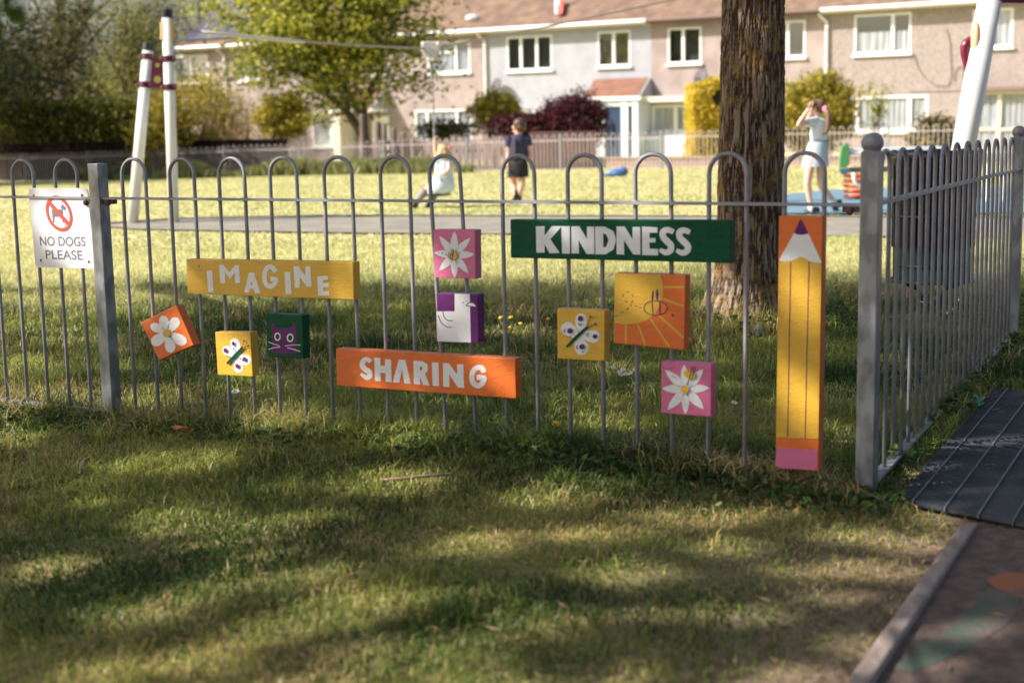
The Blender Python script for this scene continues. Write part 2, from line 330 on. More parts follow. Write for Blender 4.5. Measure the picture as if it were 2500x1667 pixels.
# near lawn
n=300000; Y=sampleY(n,1.9,13,-.25); X=(r.uniform(-.5,.5,n))*.86*Y
k=keep(X,Y)&~inpoly(X,Y,PATHW); X,Y=X[k],Y[k]; n=len(X); tuft=fbm(X,Y,.3,41)
h=(.016+.07*tuft**2+r.exponential(.010,n))*np.clip(.5+(Y-3.6)*.4,.5,1)*(1-.45*dirt(X,Y)); h=np.where(vnoise(X,Y,.13,77)>.78,h*1.6,h)*np.clip(1.25-(Y-8)*.12,.55,1)
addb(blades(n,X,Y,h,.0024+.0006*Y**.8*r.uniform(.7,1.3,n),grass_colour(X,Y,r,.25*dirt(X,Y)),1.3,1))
# unmown strip along the fence foot
n=26000; s=r.uniform(-1.3,24.2*PB,n); d=r.normal(.0,.055,n); P_=A0[None]+FU[None]*s[:,None]+FN[None]*d[:,None]; X,Y=P_[:,0],P_[:,1]
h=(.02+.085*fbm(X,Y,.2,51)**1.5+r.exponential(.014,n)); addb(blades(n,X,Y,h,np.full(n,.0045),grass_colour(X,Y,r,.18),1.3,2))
n=9000; s=r.uniform(.1,2.95,n); d=r.normal(-.02,.05,n); P_=CORNER[None]+SU[None]*s[:,None]+FU[None]*(d[:,None]-.02); X,Y=P_[:,0],P_[:,1]
h=.02+.04*fbm(X,Y,.2,52)+r.exponential(.01,n); k=d<.0; addb(blades(k.sum(),X[k],Y[k],h[k],np.full(k.sum(),.0045),grass_colour(X[k],Y[k],r,.1),.9,3))
# far lawn, coarser and mown short
n=230000; Y=sampleY(n,12.6,47,-.9); X=r.uniform(-.5,.5,n)*.9*Y
k=~inpoly(X,Y,PATHW)&~inpoly(X,Y,BLUEW)&((Y<34+(8.6-X)*.574+1)); X,Y=X[k],Y[k]; n=len(X)
kk=fbm(X,Y,2.5,61); c=np.array([.50,.53,.23])*(1-kk[:,None])+np.array([.73,.66,.38])*kk[:,None]  # raised colours carry the overexposed sunlight on the far lawn
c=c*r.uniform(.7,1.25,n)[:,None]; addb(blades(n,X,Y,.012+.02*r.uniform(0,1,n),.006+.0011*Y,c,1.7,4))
# ring of longer grass round the foot of the big tree
TREE=gp(1722*KD,748*KD); n=7000; a=r.uniform(0,2*np.pi,n); rad=.2+np.abs(r.normal(0,.13,n)); X=TREE[0]+rad*np.cos(a); Y=TREE[1]+rad*np.sin(a)
addb(blades(n,X,Y,.05+r.exponential(.035,n),np.full(n,.006),grass_colour(X,Y,r,.3),1.0,5))
# weedy tussocks against the far fence
n=30000; u=r.uniform(0,1,n); X=-13.5+u*12.5; Y=34+(8.6-X)*.574-.1-np.abs(r.normal(0,.45,n)); hh=np.clip(fbm(X,Y,1.6,71)*1.2-.25,0.05,1)
cc=np.array([.24,.25,.10])*r.uniform(.6,1.5,n)[:,None]; k=fbm(X,Y,1.1,77)>.3
addb(blades(k.sum(),X[k],Y[k],(hh*r.uniform(.5,1.1,n))[k],np.full(k.sum(),.05),cc[k],.5,6))
g=link('grass',np_mesh('grass',np.concatenate(Vs),[np.concatenate(Qs),np.concatenate(Ts)],colmat('grass_blades',.5,.38),col=np.concatenate(Cs)))
g['kind']='stuff'; del Vs,Qs,Ts,Cs
# broad-leaved clover and weeds near the fence line
def leaves_mesh(name,Pc,size,m,rnd=None,flat=0,seed=0,asp=.55,fold=.25):
    """n rhombic leaves (two triangles folded along the midrib) at points Pc"""
    q=np.random.default_rng(seed); n=len(Pc); d=q.normal(size=(n,3)); d[:,2]*=(1-flat); d/=np.linalg.norm(d,axis=1)[:,None]+1e-9
    e=q.normal(size=(n,3)); e[:,2]*=(1-flat) ; e-=d*np.sum(e*d,1)[:,None]; e/=np.linalg.norm(e,axis=1)[:,None]+1e-9; nn=np.cross(d,e)
    sz=(size*q.uniform(.6,1.3,n))[:,None]; Pc=np.asarray(Pc)
    V=np.stack([Pc-d*sz*.5,Pc+e*sz*asp*.5+nn*sz*fold*.3,Pc+d*sz*.5,Pc-e*sz*asp*.5+nn*sz*fold*.3],1).reshape(-1,3)
    i=np.arange(n)*4; T=np.concatenate([np.stack([i,i+1,i+2],-1),np.stack([i,i+2,i+3],-1)])
    rn=q.uniform(0,1,n) if rnd is None else rnd
    return np_mesh(name,V,[T],m,attr=np.repeat(rn,4))
L_clover=leafmat('clover_leaf',[(0,(.03,.075,.02)),(.6,(.07,.13,.03)),(1,(.16,.17,.05))],.35)
n=5200; s=r.uniform(-1.2,2.9,n); d=np.abs(r.normal(.02,.14,n)); Pc=A0[None]+FU[None]*s[:,None]+FN[None]*d[:,None]; Pc[:,2]=r.uniform(.005,.035,n)+gz(Pc[:,0],Pc[:,1])
k=fbm(Pc[:,0],Pc[:,1],.25,81)>.42; Pc=Pc[k]
n2=900; a=r.uniform(0,2*np.pi,n2); q_=TREE[None]+np.stack([(.2+.3*r.uniform(0,1,n2))*np.cos(a)+.1,(.22+.35*r.uniform(0,1,n2))*np.sin(a),r.uniform(.02,.1,n2)],-1)
s=r.uniform(.3,2.9,1500); q2=CORNER[None]+SU[None]*s[:,None]+FU[None]*np.abs(r.normal(.0,.045,1500))[:,None]+np.array([0,0,1.])*r.uniform(.005,.04,1500)[:,None]
s=r.uniform(0,1,1300); q3=np.stack([2.75+r.normal(0,.3,1300),6.95+r.normal(0,.2,1300),r.uniform(.0,.14,1300)],-1)
k=fbm(q2[:,0],q2[:,1],.3,83)>.55
o=link('clover',leaves_mesh('clover',np.concatenate([Pc,q_,q2[k],q3]),.03,L_clover,flat=.5,seed=3)); o['kind']='stuff'
# dead thatch, straw bits on the soil
n=1200; Y=sampleY(n,2.1,5.2,.3); X=r.uniform(-.45,.45,n)*.8*Y; Pc=np.stack([X,Y,r.uniform(.004,.02,n)+gz(X,Y)],-1); Pc=Pc[((X-KB[0][0])*knr[0]+(Y-KB[0][1])*knr[1]>0)|(r.uniform(0,1,n)<.06)]
o=link('straw_litter',leaves_mesh('straw_litter',Pc,.035,leafmat('straw',[(0,(.12,.08,.05)),(1,(.32,.24,.13))],.1),flat=.9,seed=4,asp=.12)); o['kind']='stuff'
# ---------------------------------------------------------------- bow topped fence
def bow_mb(p=PB,rad=.0068,zt=ZT,bend=0):
    pts=[(0,0,-.15),(0,0,.4),(bend,0,ZR),(0,0,zt-p/2)]
    pts+=[(p/2-p/2*math.cos(t),0,zt-p/2+p/2*math.sin(t)) for t in np.linspace(0,math.pi,13)[1:-1]]
    pts+=[(p,0,zt-p/2),(p+bend,0,ZR),(p,0,.4),(p,0,-.15)]
    return MB().tube(pts,rad,10)
bow_me=bow_mb().mesh('bow',M_steel,True)
def fence_matrix(O,u): 
    n=np.array([u[1],-u[0],0]); return Matrix(((u[0],-n[0],0,O[0]),(u[1],-n[1],0,O[1]),(0,0,1,O[2]),(0,0,0,1)))
def add_bows(root,O,u,cnt,lean=None):
    for i in range(cnt):
        o=link('bow',bow_me,root); M_=fence_matrix(O+u*PB*2*i,u)
        o.matrix_basis=M_@Matrix.Rotation((lean or {}).get(i,rng.normal(0,.0016)),4,'Y')
def rail(name,root,a,b,z,u,collars=(),bolt=True):
    mb=MB(); c=(a+b)/2+np.array([0,0,z]); mb.box(c,np.linalg.norm(b-a)/2,.017,.004,X=(b-a)/np.linalg.norm(b-a),Y=(u[1],-u[0],0))
    for p in collars: mb.ell(p+np.array([0,0,z]),(.0135,.0135,.008),10,6)
    part(name,mb,M_steel,root)
def post(root,P,u,ball=False,h=.915):
    mb=MB(); mb.box(P+np.array([0,0,h/2-.1]),.0255,.0255,h/2+.1,X=u,Y=(u[1],-u[0],0)); o=part('post',mb,M_post,root,bevel=.003)
    if ball: part('ball_cap',MB().ell(P+np.array([0,0,h+.022]),(.031,.031,.028),20,12).tube([P+np.array([0,0,h-.004]),P+np.array([0,0,h+.012])],.024,16),M_steel,o,True)
    return o
def bolts(root,P,u,side):
    n=np.array([u[1],-u[0],0]); mb=MB(); c=P+u*side*.05+np.array([0,0,ZR-.012])
    mb.box(c,.028,.011,.009,X=u,Y=n); mb.ell(c+n*.014+u*side*.006-np.array([0,0,.004]),(.012,.01,.012),8,6); part('bracket_bolt',mb,M_rust,root)
ff=thing('bow_top_fence','grey bow topped metal fence in front that carries the painted wooden signs','fence',A0)
add_bows(ff,A0,FU,12,{6:-.045})
rail('top_rail',ff,POST_L+FU*.0255,CORNER-FU*.0255,ZR,FU,[A0+FU*PB*i for i in range(24) if i not in(12,13)]+[A0+FU*(PB*i-.035) for i in(12,13)])
rail('bottom_rail',ff,POST_L+FU*.0255,CORNER-FU*.0255,-.032,FU)
LP0=A0-FU*PB*11; add_bows(ff,LP0,FU,5)
rail('top_rail',ff,LP0-FU*.15,POST_L-FU*.0255,ZR+.002,FU,[LP0+FU*PB*i for i in range(10)]); rail('bottom_rail',ff,LP0-FU*.15,POST_L-FU*.0255,-.028,FU)
post(ff,POST_L,FU,False,.912); post(ff,CORNER,FU,True,.93)
bolts(ff,POST_L,FU,1); bolts(ff,POST_L,FU,-1); bolts(ff,CORNER,FU,-1)
sf=thing('bow_top_fence','grey bow topped metal fence running back from the ball capped corner post beside the grating','fence',CORNER)
SO=CORNER+SU*(.115); add_bows(sf,SO,SU,12)
rail('top_rail',sf,CORNER+SU*.026,POST2-SU*.026,ZR,SU,[SO+SU*PB*i for i in range(24)]); rail('bottom_rail',sf,CORNER+SU*.026+np.array([0,0,-.045]),POST2-SU*.026,.03,SU,)
post(sf,POST2,SU,True,.93)
# ---------------------------------------------------------------- painted signs
def plane_of(off): return A0+FN*off
def L2(px,py,off):
    p=onplane(px,py,plane_of(off),FN)-plane_of(off); return (float(np.dot(p,FU)),float(p[2]))
def fill(loops,off,th=.0007):
    """2-D loops (s,z) on the fence plane -> mesh verts/faces at normal offset off..off+th"""
    cu=bpy.data.curves.new('c','CURVE'); cu.dimensions='2D'; cu.fill_mode='BOTH'; cu.extrude=th/2
    for lp in loops:
        s=cu.splines.new('POLY'); s.points.add(len(lp)-1); s.use_cyclic_u=True
        for p,(a,b) in zip(s.points,lp): p.co=(a,b,0,1)
    ob=bpy.data.objects.new('c',cu); COL.objects.link(ob); dg=bpy.context.evaluated_depsgraph_get(); dg.update()
    me=bpy.data.meshes.new_from_object(ob.evaluated_get(dg)); v=[A0+FU*q.co[0]+np.array([0,0,q.co[1]])+FN*(off+th/2+q.co[2]) for q in me.vertices]
    f=[tuple(p.vertices) for p in me.polygons]; bpy.data.objects.remove(ob); bpy.data.curves.remove(cu); bpy.data.meshes.remove(me); return v,f
def strokepoly(pts,w):
    pts=[np.array(p,float) for p in pts]; L=[];Rr=[]; n=len(pts); ww=w if hasattr(w,'__len__') else [w]*n
    # densify (Catmull-Rom)
    if n>2:
        Q=[];W=[]
        for i in range(n-1):
            p0=pts[max(i-1,0)];p1=pts[i];p2=pts[i+1];p3=pts[min(i+2,n-1)]
            for t in (0,.25,.5,.75):
                Q.append(.5*((2*p1)+(-p0+p2)*t+(2*p0-5*p1+4*p2-p3)*t*t+(-p0+3*p1-3*p2+p3)*t**3)); W.append(ww[i]*(1-t)+ww[i+1]*t)
        Q.append(pts[-1]); W.append(ww[-1]); pts,ww=Q,W
    for i,p in enumerate(pts):
        t=pts[min(i+1,len(pts)-1)]-pts[max(i-1,0)]; t/=np.linalg.norm(t)+1e-9; nn=np.array([-t[1],t[0]])*ww[i]/2
        L.append(tuple(p+nn)); Rr.append(tuple(p-nn))
    return L+Rr[::-1]
def ellp(cx,cy,rx,ry,rot=0,n=24):
    c,s=math.cos(rot),math.sin(rot); return [(cx+rx*math.cos(t)*c-ry*math.sin(t)*s,cy+rx*math.cos(t)*s+ry*math.sin(t)*c) for t in np.linspace(0,2*math.pi,n,endpoint=False)]
def petal(c,tip,w,n=9):
    c=np.array(c,float);t=np.array(tip,float);d=t-c;l=np.linalg.norm(d);d/=l;e=np.array([-d[1],d[0]]); a=[];b=[]
    for k in range(n+1):
        u=k/n; hw=w/2*math.sin(math.pi*u**.85)**.8 if 0<u<1 else 0; a.append(tuple(c+d*l*u+e*hw)); b.append(tuple(c+d*l*u-e*hw))
    return a+b[-2:0:-1]
def rpetal(c,tip,w,n=12,base=.25):
    c=np.array(c,float);t=np.array(tip,float);d=t-c;l=np.linalg.norm(d);d/=l;e=np.array([-d[1],d[0]]); a=[];b=[]
    for k in range(n+1):
        u=k/n; hw=w/2*(base+(1-base)*math.sin(min(1,u*1.35)*math.pi/2))*math.sqrt(max(0,1-max(0,(u-.62)/.38)**2)); a.append(tuple(c+d*l*u+e*hw)); b.append(tuple(c+d*l*u-e*hw))
    return a+b[::-1]
class Sign:
    def __init__(s,label,name,cr,quad,m,th=.04,off=.0075,cat='painted sign',bev=.0025):
        s.cr=cr; s.fr=off+th
        q=[L2(*cr(x,y),s.fr) for x,y in quad]; c=np.mean(q,0)
        s.root=thing(name,label,cat,A0+FU*c[0]+np.array([0,0,c[1]])+FN*off,'painted wooden signs on the fence' if cat=='painted sign' else None)
        mb=MB(); f=[A0+FU*a+np.array([0,0,b])+FN*s.fr for a,b in q]; k=[p-FN*th for p in f]
        mb.add(f+k,[(0,3,2,1),(4,5,6,7),(0,1,5,4),(1,2,6,5),(2,3,7,6),(3,0,4,7)]); s.board=part('board',mb,m,s.root,bevel=bev)
    def art(s,name,shapes,m,layer=1):
        one={'sun_rays':'sun_ray','eye_rings':'eye_ring','wing_lines':'wing_line','wing_spots':'wing_spot','painted_wings':'painted_wing','antennae':'antenna','whiskers':'whisker','screws':'screw','eyes_and_nose':'eye_dot','bee_markings':'bee_marking'}.get(name)
        if one:
            for q in shapes: s.art(one,[q],m,layer)
            return
        mb=MB()
        for lp in shapes:
            if isinstance(lp[0],tuple): lp=[lp]
            v,f=fill([[L2(*s.cr(x,y),s.fr) for x,y in l] for l in lp],s.fr+.0001+.0006*(layer-1)); mb.add(v,f)
        o=part(name,mb,m,s.root); return o
A5=crop(0,440,2.375);A6=crop(400,600,3.2667);A7=crop(800,540,3.408);A8=crop(1200,500,2.8517);B3=crop(1750,500,2.1775);ND=crop(60,440,6.535)
s=Sign('long yellow board with the word IMAGINE in white cut out letters','painted_sign',A6,[(180,107),(1508,130),(1515,430),(190,382)],P_yel)
s.art('lettering',[[(343,200),(388,198),(398,368),(356,370)],
 [(443,155),(475,152),(525,212),(570,155),(601,155),(609,298),(569,297),(566,213),(527,265),(487,210),(492,298),(452,298)],
 [[(680,215),(718,212),(773,378),(728,378),(717,343),(686,343),(681,373),(642,373)],[(700,280),(713,312),(690,312)]],
 strokepoly([(893,208),(872,178),(838,168),(812,195),(803,245),(812,300),(842,325),(875,312),(895,280),(890,266),(852,264)],36),
 [(963,212),(1008,210),(1020,385),(973,387)],[(1035,165),(1075,165),(1130,245),(1132,165),(1170,165),(1180,325),(1140,325),(1083,245),(1087,333),(1047,335)],
 [(1225,245),(1310,240),(1312,272),(1268,274),(1270,300),(1315,298),(1316,328),(1272,330),(1274,362),(1318,363),(1320,396),(1232,398)]],P_wh)
s.art('nail_hole',[ellp(281,163,3,9)],P_bk,2)
s=Sign('long orange board with the word SHARING in white letters, lowest on the fence','painted_sign',A7,[(68,1058),(1560,1143),(1567,1475),(77,1365)],P_or)
s.art('lettering',[strokepoly([(360,1170),(330,1150),(298,1162),(290,1200),(312,1230),(345,1252),(352,1288),(322,1300),(276,1268)],[30,38,42,44,44,44,42,38,22]),
 [(388,1135),(438,1135),(440,1200),(478,1202),(480,1148),(528,1150),(533,1338),(484,1335),(480,1262),(440,1260),(442,1330),(395,1328)],
 [(592,1150),(648,1155),(692,1352),(638,1348),(622,1228),(597,1342),(543,1340)],
 [[(715,1160),(790,1165),(832,1190),(835,1240),(812,1270),(850,1368),(795,1360),(768,1290),(770,1357),(718,1354)],[(768,1205),(787,1212),(787,1238),(768,1240)]],
 [(868,1175),(922,1177),(928,1370),(874,1368)],[(960,1180),(1008,1182),(1078,1275),(1078,1190),(1130,1190),(1135,1385),(1085,1383),(1012,1270),(1014,1378),(962,1375)],
 strokepoly([(1300,1258),(1285,1222),(1248,1216),(1212,1245),(1200,1295),(1213,1345),(1250,1370),(1285,1350),(1302,1312),(1295,1300),(1240,1298)],42)],P_wh)
s=Sign('dark green board with the word KINDNESS in thick white letters, highest on the fence','painted_sign',A8,[(130,103),(1665,108),(1665,407),(133,370)],P_gr)
s.art('lettering',[[(310,150),(370,150),(370,215),(420,150),(490,150),(410,240),(475,335),(405,338),(370,275),(370,333),(313,333)],
 [(487,150),(545,150),(547,340),(492,340)],[(556,150),(612,150),(665,240),(665,152),(715,152),(717,343),(662,343),(607,245),(609,338),(558,338)],
 [[(722,152),(790,152),(850,185),(868,245),(850,310),(795,345),(724,345)],[(777,200),(800,207),(815,245),(800,292),(779,298)]],
 [(870,152),(927,152),(982,240),(982,155),(1035,155),(1037,348),(987,345),(922,245),(924,347),(872,345)],
 [(1048,152),(1155,158),(1155,195),(1100,195),(1100,232),(1142,232),(1142,262),(1100,262),(1100,305),(1160,308),(1160,352),(1050,350)],
 strokepoly([(1268,190),(1228,175),(1195,188),(1195,222),(1218,250),(1248,282),(1245,318),(1212,332),(1172,312)],[34,42,44,44,46,46,44,40,26]),
 strokepoly([(1382,192),(1342,178),(1310,190),(1310,225),(1335,253),(1365,285),(1362,320),(1328,335),(1287,315)],[34,42,44,44,46,46,44,40,26])],P_wh)
s=Sign('tilted orange square with a white six petalled flower','painted_sign',A5,[(817,825),(1022,723),(1122,955),(922,1043)],P_or)
s.art('painted_flower',[rpetal((973,887),t,w_) for t,w_ in(((940,785),56),((1032,797),62),((1083,945),62),((995,1000),62),((880,950),66),((873,838),52))],P_wh); s.art('flower_centre',[ellp(973,887,21,23)],P_yel,8)
def butterfly(s,wings,spots,body,bw,ants,marks):
    s.art('painted_wings',[rpetal(c,t,w_,base=.5) for c,t,w_ in wings],P_wh); s.art('wing_spots',[ellp(*q) for q in spots]+[strokepoly(q,5) for q in marks],P_pu,9)
    s.art('painted_body',[strokepoly(body,bw)],P_gr,9); s.art('antennae',[strokepoly(q,4) for q in ants]+[ellp(q[-1][0],q[-1][1],7,8) for q in ants],P_bk,10)
s=Sign('yellow square with a white butterfly, left of the cat square','painted_sign',A6,[(408,688),(690,690),(708,1042),(430,1028)],P_yel)
butterfly(s,[((585,880),(470,815),75),((598,862),(552,738),78),((590,885),(695,925),82),((570,900),(610,1010),78)],[(497,832,14,18),(560,778,10,16),(650,903,14,18),(593,957,15,18)],
 [(512,938),(560,890),(636,808)],[18,26,20],[[(632,808),(640,785),(648,757)],[(638,808),(658,802),(682,797)]],[[(500,870),(512,876),(524,873)],[(562,808),(566,822),(560,832)],[(610,890),(624,900),(612,908)],[(572,925),(566,945),(570,960)]])
s=Sign('yellow square with a white butterfly, left of the sun square','painted_sign',A8,[(455,722),(787,737),(785,1087),(460,1070)],P_yel)
butterfly(s,[((608,915),(492,835),95),((625,895),(622,755),80),((620,900),(757,925),88),((595,925),(650,1040),96)],[(623,790,18,19),(551,876,18,19),(724,914,15,16),(635,986,18,19)],
 [(528,988),(600,915),(675,846)],[16,22,16],[[(675,842),(685,808),(695,778)],[(682,846),(705,838),(730,829)]],[[(610,822),(622,838),(634,824)],[(515,862),(510,876),(516,888)],[(530,915),(544,918),(560,914)],[(684,893),(664,902),(682,916)],[(602,975),(598,990),(604,1004)],[(630,1018),(640,1022),(650,1018)]])
s=Sign('dark green square with a purple cat face with white whiskers','painted_sign',A6,[(817,540),(1103,552),(1113,902),(822,885)],P_gr)
s.art('painted_cat_face',[[(858,588),(897,655),(1008,660),(1056,603),(1060,700),(1063,858),(965,862),(865,853),(862,700)]],P_pu)
s.art('eye_rings',[ellp(908,724,25,33),ellp(1009,733,27,34)],P_wh,2); s.art('eyes_and_nose',[ellp(909,724,15,22),ellp(1010,733,16,22),[(948,782),(976,783),(964,800)]],P_gr,3)
s.art('whiskers',[strokepoly([(838,766),(880,782),(927,797)],5),strokepoly([(838,826),(880,812),(930,807)],6),strokepoly([(970,798),(1030,790),(1092,790)],5),strokepoly([(990,812),(1040,825),(1092,843)],6)],P_wh,4)
s=Sign('pink square with a white eight petalled flower, above the purple bird square','painted_sign',A7,[(880,70),(1225,72),(1230,482),(890,470)],P_pk)
s.art('painted_flower',[petal((1053,283),t,w_) for t,w_ in(((1055,83),62),((1186,139),58),((1220,276),60),((1171,436),58),((1058,470),60),((930,410),62),((890,263),58),((930,125),58))],P_wh); s.art('flower_centre',[ellp(1055,285,32,34)],P_yel,10)
s.art('painted_bee',[strokepoly(q,5) for q in([(1035,235),(1043,262),(1045,288)],[(1055,232),(1053,262),(1046,288)],[(1018,262),(1010,285),(1022,308),(1050,318)],[(1030,270),(1030,310)],[(1045,290),(1045,318)],[(1000,282),(985,272)],[(970,268),(955,262)],[(940,262),(928,266)],[(915,275),(905,285)])],P_bk,11)
s=Sign('pink square with a white flower and a small yellow bee, lowest square on the right','painted_sign',A8,[(1183,1092),(1530,1108),(1527,1475),(1180,1450)],P_pk)
s.art('painted_flower',[petal((1352,1283),t,w_) for t,w_ in(((1340,1110),56),((1473,1143),66),((1517,1274),58),((1476,1420),62),((1350,1457),56),((1226,1427),62),((1188,1277),58),((1210,1148),60))],P_wh); s.art('flower_centre',[ellp(1352,1283,27,29)],P_yel,10)
s.art('bee_body',[ellp(1385,1178,44,30,.45)],P_yel,11); s.art('bee_markings',[strokepoly(q,6) for q in([(1375,1152),(1395,1165),(1385,1200),(1370,1250)],[(1395,1150),(1412,1168),(1400,1208)],[(1398,1118),(1394,1142)],[(1418,1122),(1406,1148)])]+[strokepoly(q,4) for q in([(1196,1125),(1212,1138)],[(1225,1140),(1240,1146)],[(1252,1142),(1262,1132)],[(1270,1128),(1290,1130)],[(1262,1180),(1268,1195)],[(1275,1200),(1290,1196)])],P_bk,12)
s=Sign('purple and white square with a simple white bird','painted_sign',A7,[(905,600),(1250,608),(1255,1010),(912,997)],P_pu)
s.art('painted_bird',[[(905,750),(1058,750),(1058,602),(1182,606),(1192,1009),(912,998)]],P_wh)
s.art('beak',[[(1148,706),(1165,680),(1185,670),(1218,674),(1240,696),(1238,716)]],P_bk,2); s.art('beak_fill',[[(1158,700),(1180,680),(1212,682),(1232,700),(1230,710)]],P_wh,3)
s.art('wing_lines',[strokepoly([(960,752),(970,795),(1000,824),(1042,828)],7),strokepoly([(922,784),(945,840),(985,876),(1034,882)],7),ellp(1130,677,5,5),ellp(1155,663,4,4)],P_bk,2)
s=Sign('large orange square with a yellow quarter sun, rays and an outlined bee','painted_sign',A8,[(858,475),(1350,490),(1340,1010),(850,962)],P_or)
s.art('painted_sun',[[(860,477),(1172,486),(1190,530),(1196,580),(1192,640),(1172,705),(1135,765),(1080,805),(1010,828),(940,832),(854,822)]],P_yel)
s.art('sun_rays',[strokepoly(q,13) for q in([(935,836),(937,968)],[(1020,834),(1072,980)],[(1108,795),(1240,992)],[(1165,770),(1337,925)],[(1196,655),(1340,706)],[(1200,572),(1342,575)])],P_yel)
s.art('bee_outline',[[ellp(1143,718,84,54),ellp(1143,718,78,48)],ellp(1123,632,7,36,.08),ellp(1154,625,10,38),strokepoly([(1118,668),(1126,765)],7),strokepoly([(1172,668),(1173,768)],9)]+[strokepoly(q,5) for q in([(860,778),(882,768)],[(900,755),(922,745)],[(940,732),(958,715)],[(975,705),(968,690)],[(945,680),(930,668)],[(915,640),(918,618)],[(940,607),(962,607)],[(980,622),(988,642)],[(985,665),(975,682)],[(1000,702),(1015,706)],[(1030,712),(1042,716)])],P_bk,2)
s.art('knot',[ellp(1262,768,11,7,.3)],P_bk,2)
s=Sign('tall orange board painted as a yellow pencil with a purple tip and pink rubber','painted_sign',B3,[(330,60),(563,64),(540,1415),(312,1395)],P_or)
s.art('pencil_body',[[(330,300),(362,302),(392,298),(420,288),(447,276),(470,285),(492,299),(525,308),(556,309),(540,1243),(315,1233)]],P_yel)
s.art('pencil_wood',[[(412,150),(333,290),(333,298),(362,302),(392,298),(420,288),(447,276),(470,285),(492,299),(525,308),(556,309),(556,300),(487,152),(450,160)]],P_wh,1.5)
s.art('pencil_tip',[[(446,74),(411,150),(430,158),(450,160),(470,157),(487,153)]],P_pu,2.5); s.art('pencil_lines',[strokepoly([(393,302),(385,760),(377,1232)],4),strokepoly([(491,304),(480,770),(470,1240)],4)],P_pu,2.5)
s.art('pencil_rubber',[[(316,1290),(537,1303),(535,1388),(515,1408),(330,1398),(313,1375)]],P_pk)
# printed metal sign
s=Sign('white metal sign reading NO DOGS PLEASE with a red ring over a dog','warning_sign',ND,[(62,128),(1000,128),(1130,1410),(176,1392)],mat('white_enamel',(.74,.74,.78),.35,(.68,.68,.72),5),.004,.0072,'warning sign',0)
bm=bmesh.new(); bm.from_mesh(s.board.data); es=[e for e in bm.edges if abs((e.verts[0].co-e.verts[1].co).normalized().dot(Vector(FN)))>.99]; bmesh.ops.bevel(bm,geom=es,offset=.016,segments=6,affect='EDGES',profile=.5); bm.to_mesh(s.board.data); bm.free()
def ring(k): return [(553+210*k*math.cos(t)-35*k*math.sin(t),532+32*k*math.cos(t)-287*k*math.sin(t)) for t in np.linspace(0,2*math.pi,48,endpoint=False)]
M_red=mat('faded_red_print',(.5,.075,.055),.45); M_gy=mat('faded_grey_print',(.16,.15,.19),.5)
s.art('dog_symbol',[[(420,468),(600,465),(615,500),(612,585),(475,585),(478,675),(455,675),(438,500)],[(600,380),(662,440),(652,480),(612,472),(578,440)],[(590,585),(612,585),(645,682),(612,678)]],M_gy)
s.art('prohibition_ring',[[ring(1),ring(.8)],strokepoly([(405,365),(700,700)],58)],M_red,2)
def text_in(s,name,txt,quad,m,layer=1,weight=0.0):
    cu=bpy.data.curves.new('t','FONT'); cu.body=txt; cu.offset=weight; ob=bpy.data.objects.new('t',cu); COL.objects.link(ob); dg=bpy.context.evaluated_depsgraph_get(); dg.update()
    me=bpy.data.meshes.new_from_object(ob.evaluated_get(dg)); co=np.array([v.co[:] for v in me.vertices]); mn,mx=co.min(0),co.max(0); q=[np.array(L2(*s.cr(x,y),s.fr)) for x,y in quad]; v=[]
    for c in co:
        a=(c[0]-mn[0])/(mx[0]-mn[0]); b=(c[1]-mn[1])/(mx[1]-mn[1]); p=(q[3]*(1-a)+q[2]*a)*(1-b)+(q[0]*(1-a)+q[1]*a)*b; v.append(A0+FU*p[0]+np.array([0,0,p[1]])+FN*(s.fr+.0006*layer))
    mb=MB(); mb.add(v,[tuple(p.vertices) for p in me.polygons]); part(name,mb,m,s.root); bpy.data.objects.remove(ob); bpy.data.curves.remove(cu)
text_in(s,'lettering','NO DOGS',[(240,897),(968,905),(975,1058),(252,1046)],M_gy,weight=.012); text_in(s,'lettering','PLEASE',[(330,1113),(920,1120),(936,1275),(345,1258)],M_gy,weight=.012)
s.art('screws',[ellp(148,248,11,22),ellp(918,242,17,24),ellp(262,1278,11,20),ellp(1028,1300,15,20)],M_rust,3)
# ---------------------------------------------------------------- metal grating
M_gr=mat('dark_grating',(.035,.042,.052),.55,(.07,.08,.095),9,metal=.3,bump=.2); M_gb=mat('worn_grating_bar',(.15,.155,.165),.5,(.22,.22,.23),20,metal=.4)
gr=thing('entrance_grating','dark ribbed metal grating set in the ground beside the side fence','grating',gp(2179,1218))
g0=gp(*c4(590,660)); gu=SU; gv=gp(*c4(1227,790))-g0; gv[2]=0; gv/=np.linalg.norm(gv)
L1=gp(*c4(1085,100)); glen=float(np.dot(L1-g0,gu)); glen=np.linalg.norm(L1-g0); gu=(L1-g0)/glen
gsp=abs(float(np.dot(gp(*c4(850,745))-gp(*c4(660,720)),gv))); gw=1.9; M3=np.array([0,0,1.])
for row,(a,b) in enumerate(((0,glen*.46),(glen*.47,glen))):
    mb=MB(); 
    mb.add([g0+gu*a+gv*0+M3*-.003,g0+gu*a+gv*gw+M3*-.003,g0+gu*b+gv*gw+M3*-.003,g0+gu*b+M3*-.003],[(0,1,2,3)])
    nS=int((b-a)/.021)
    for i in range(nS):
        c=g0+gu*(a+(i+.5)*(b-a)/nS)+gv*gw/2+M3*.003; mb.box(c,gw/2,.0035,.005,X=gv,Y=gu)
    part('grating_panel',mb,M_gr,gr)
    for k in range(0,20):
        c0=g0+gv*(.05+k*gsp)+gu*a; c1=g0+gv*(.05+k*gsp)+gu*b; part('bearing_bar',MB().box((c0+c1)/2+M3*.004,np.linalg.norm(c1-c0)/2,.0022,.0065,X=gu,Y=gv),M_gb,gr)
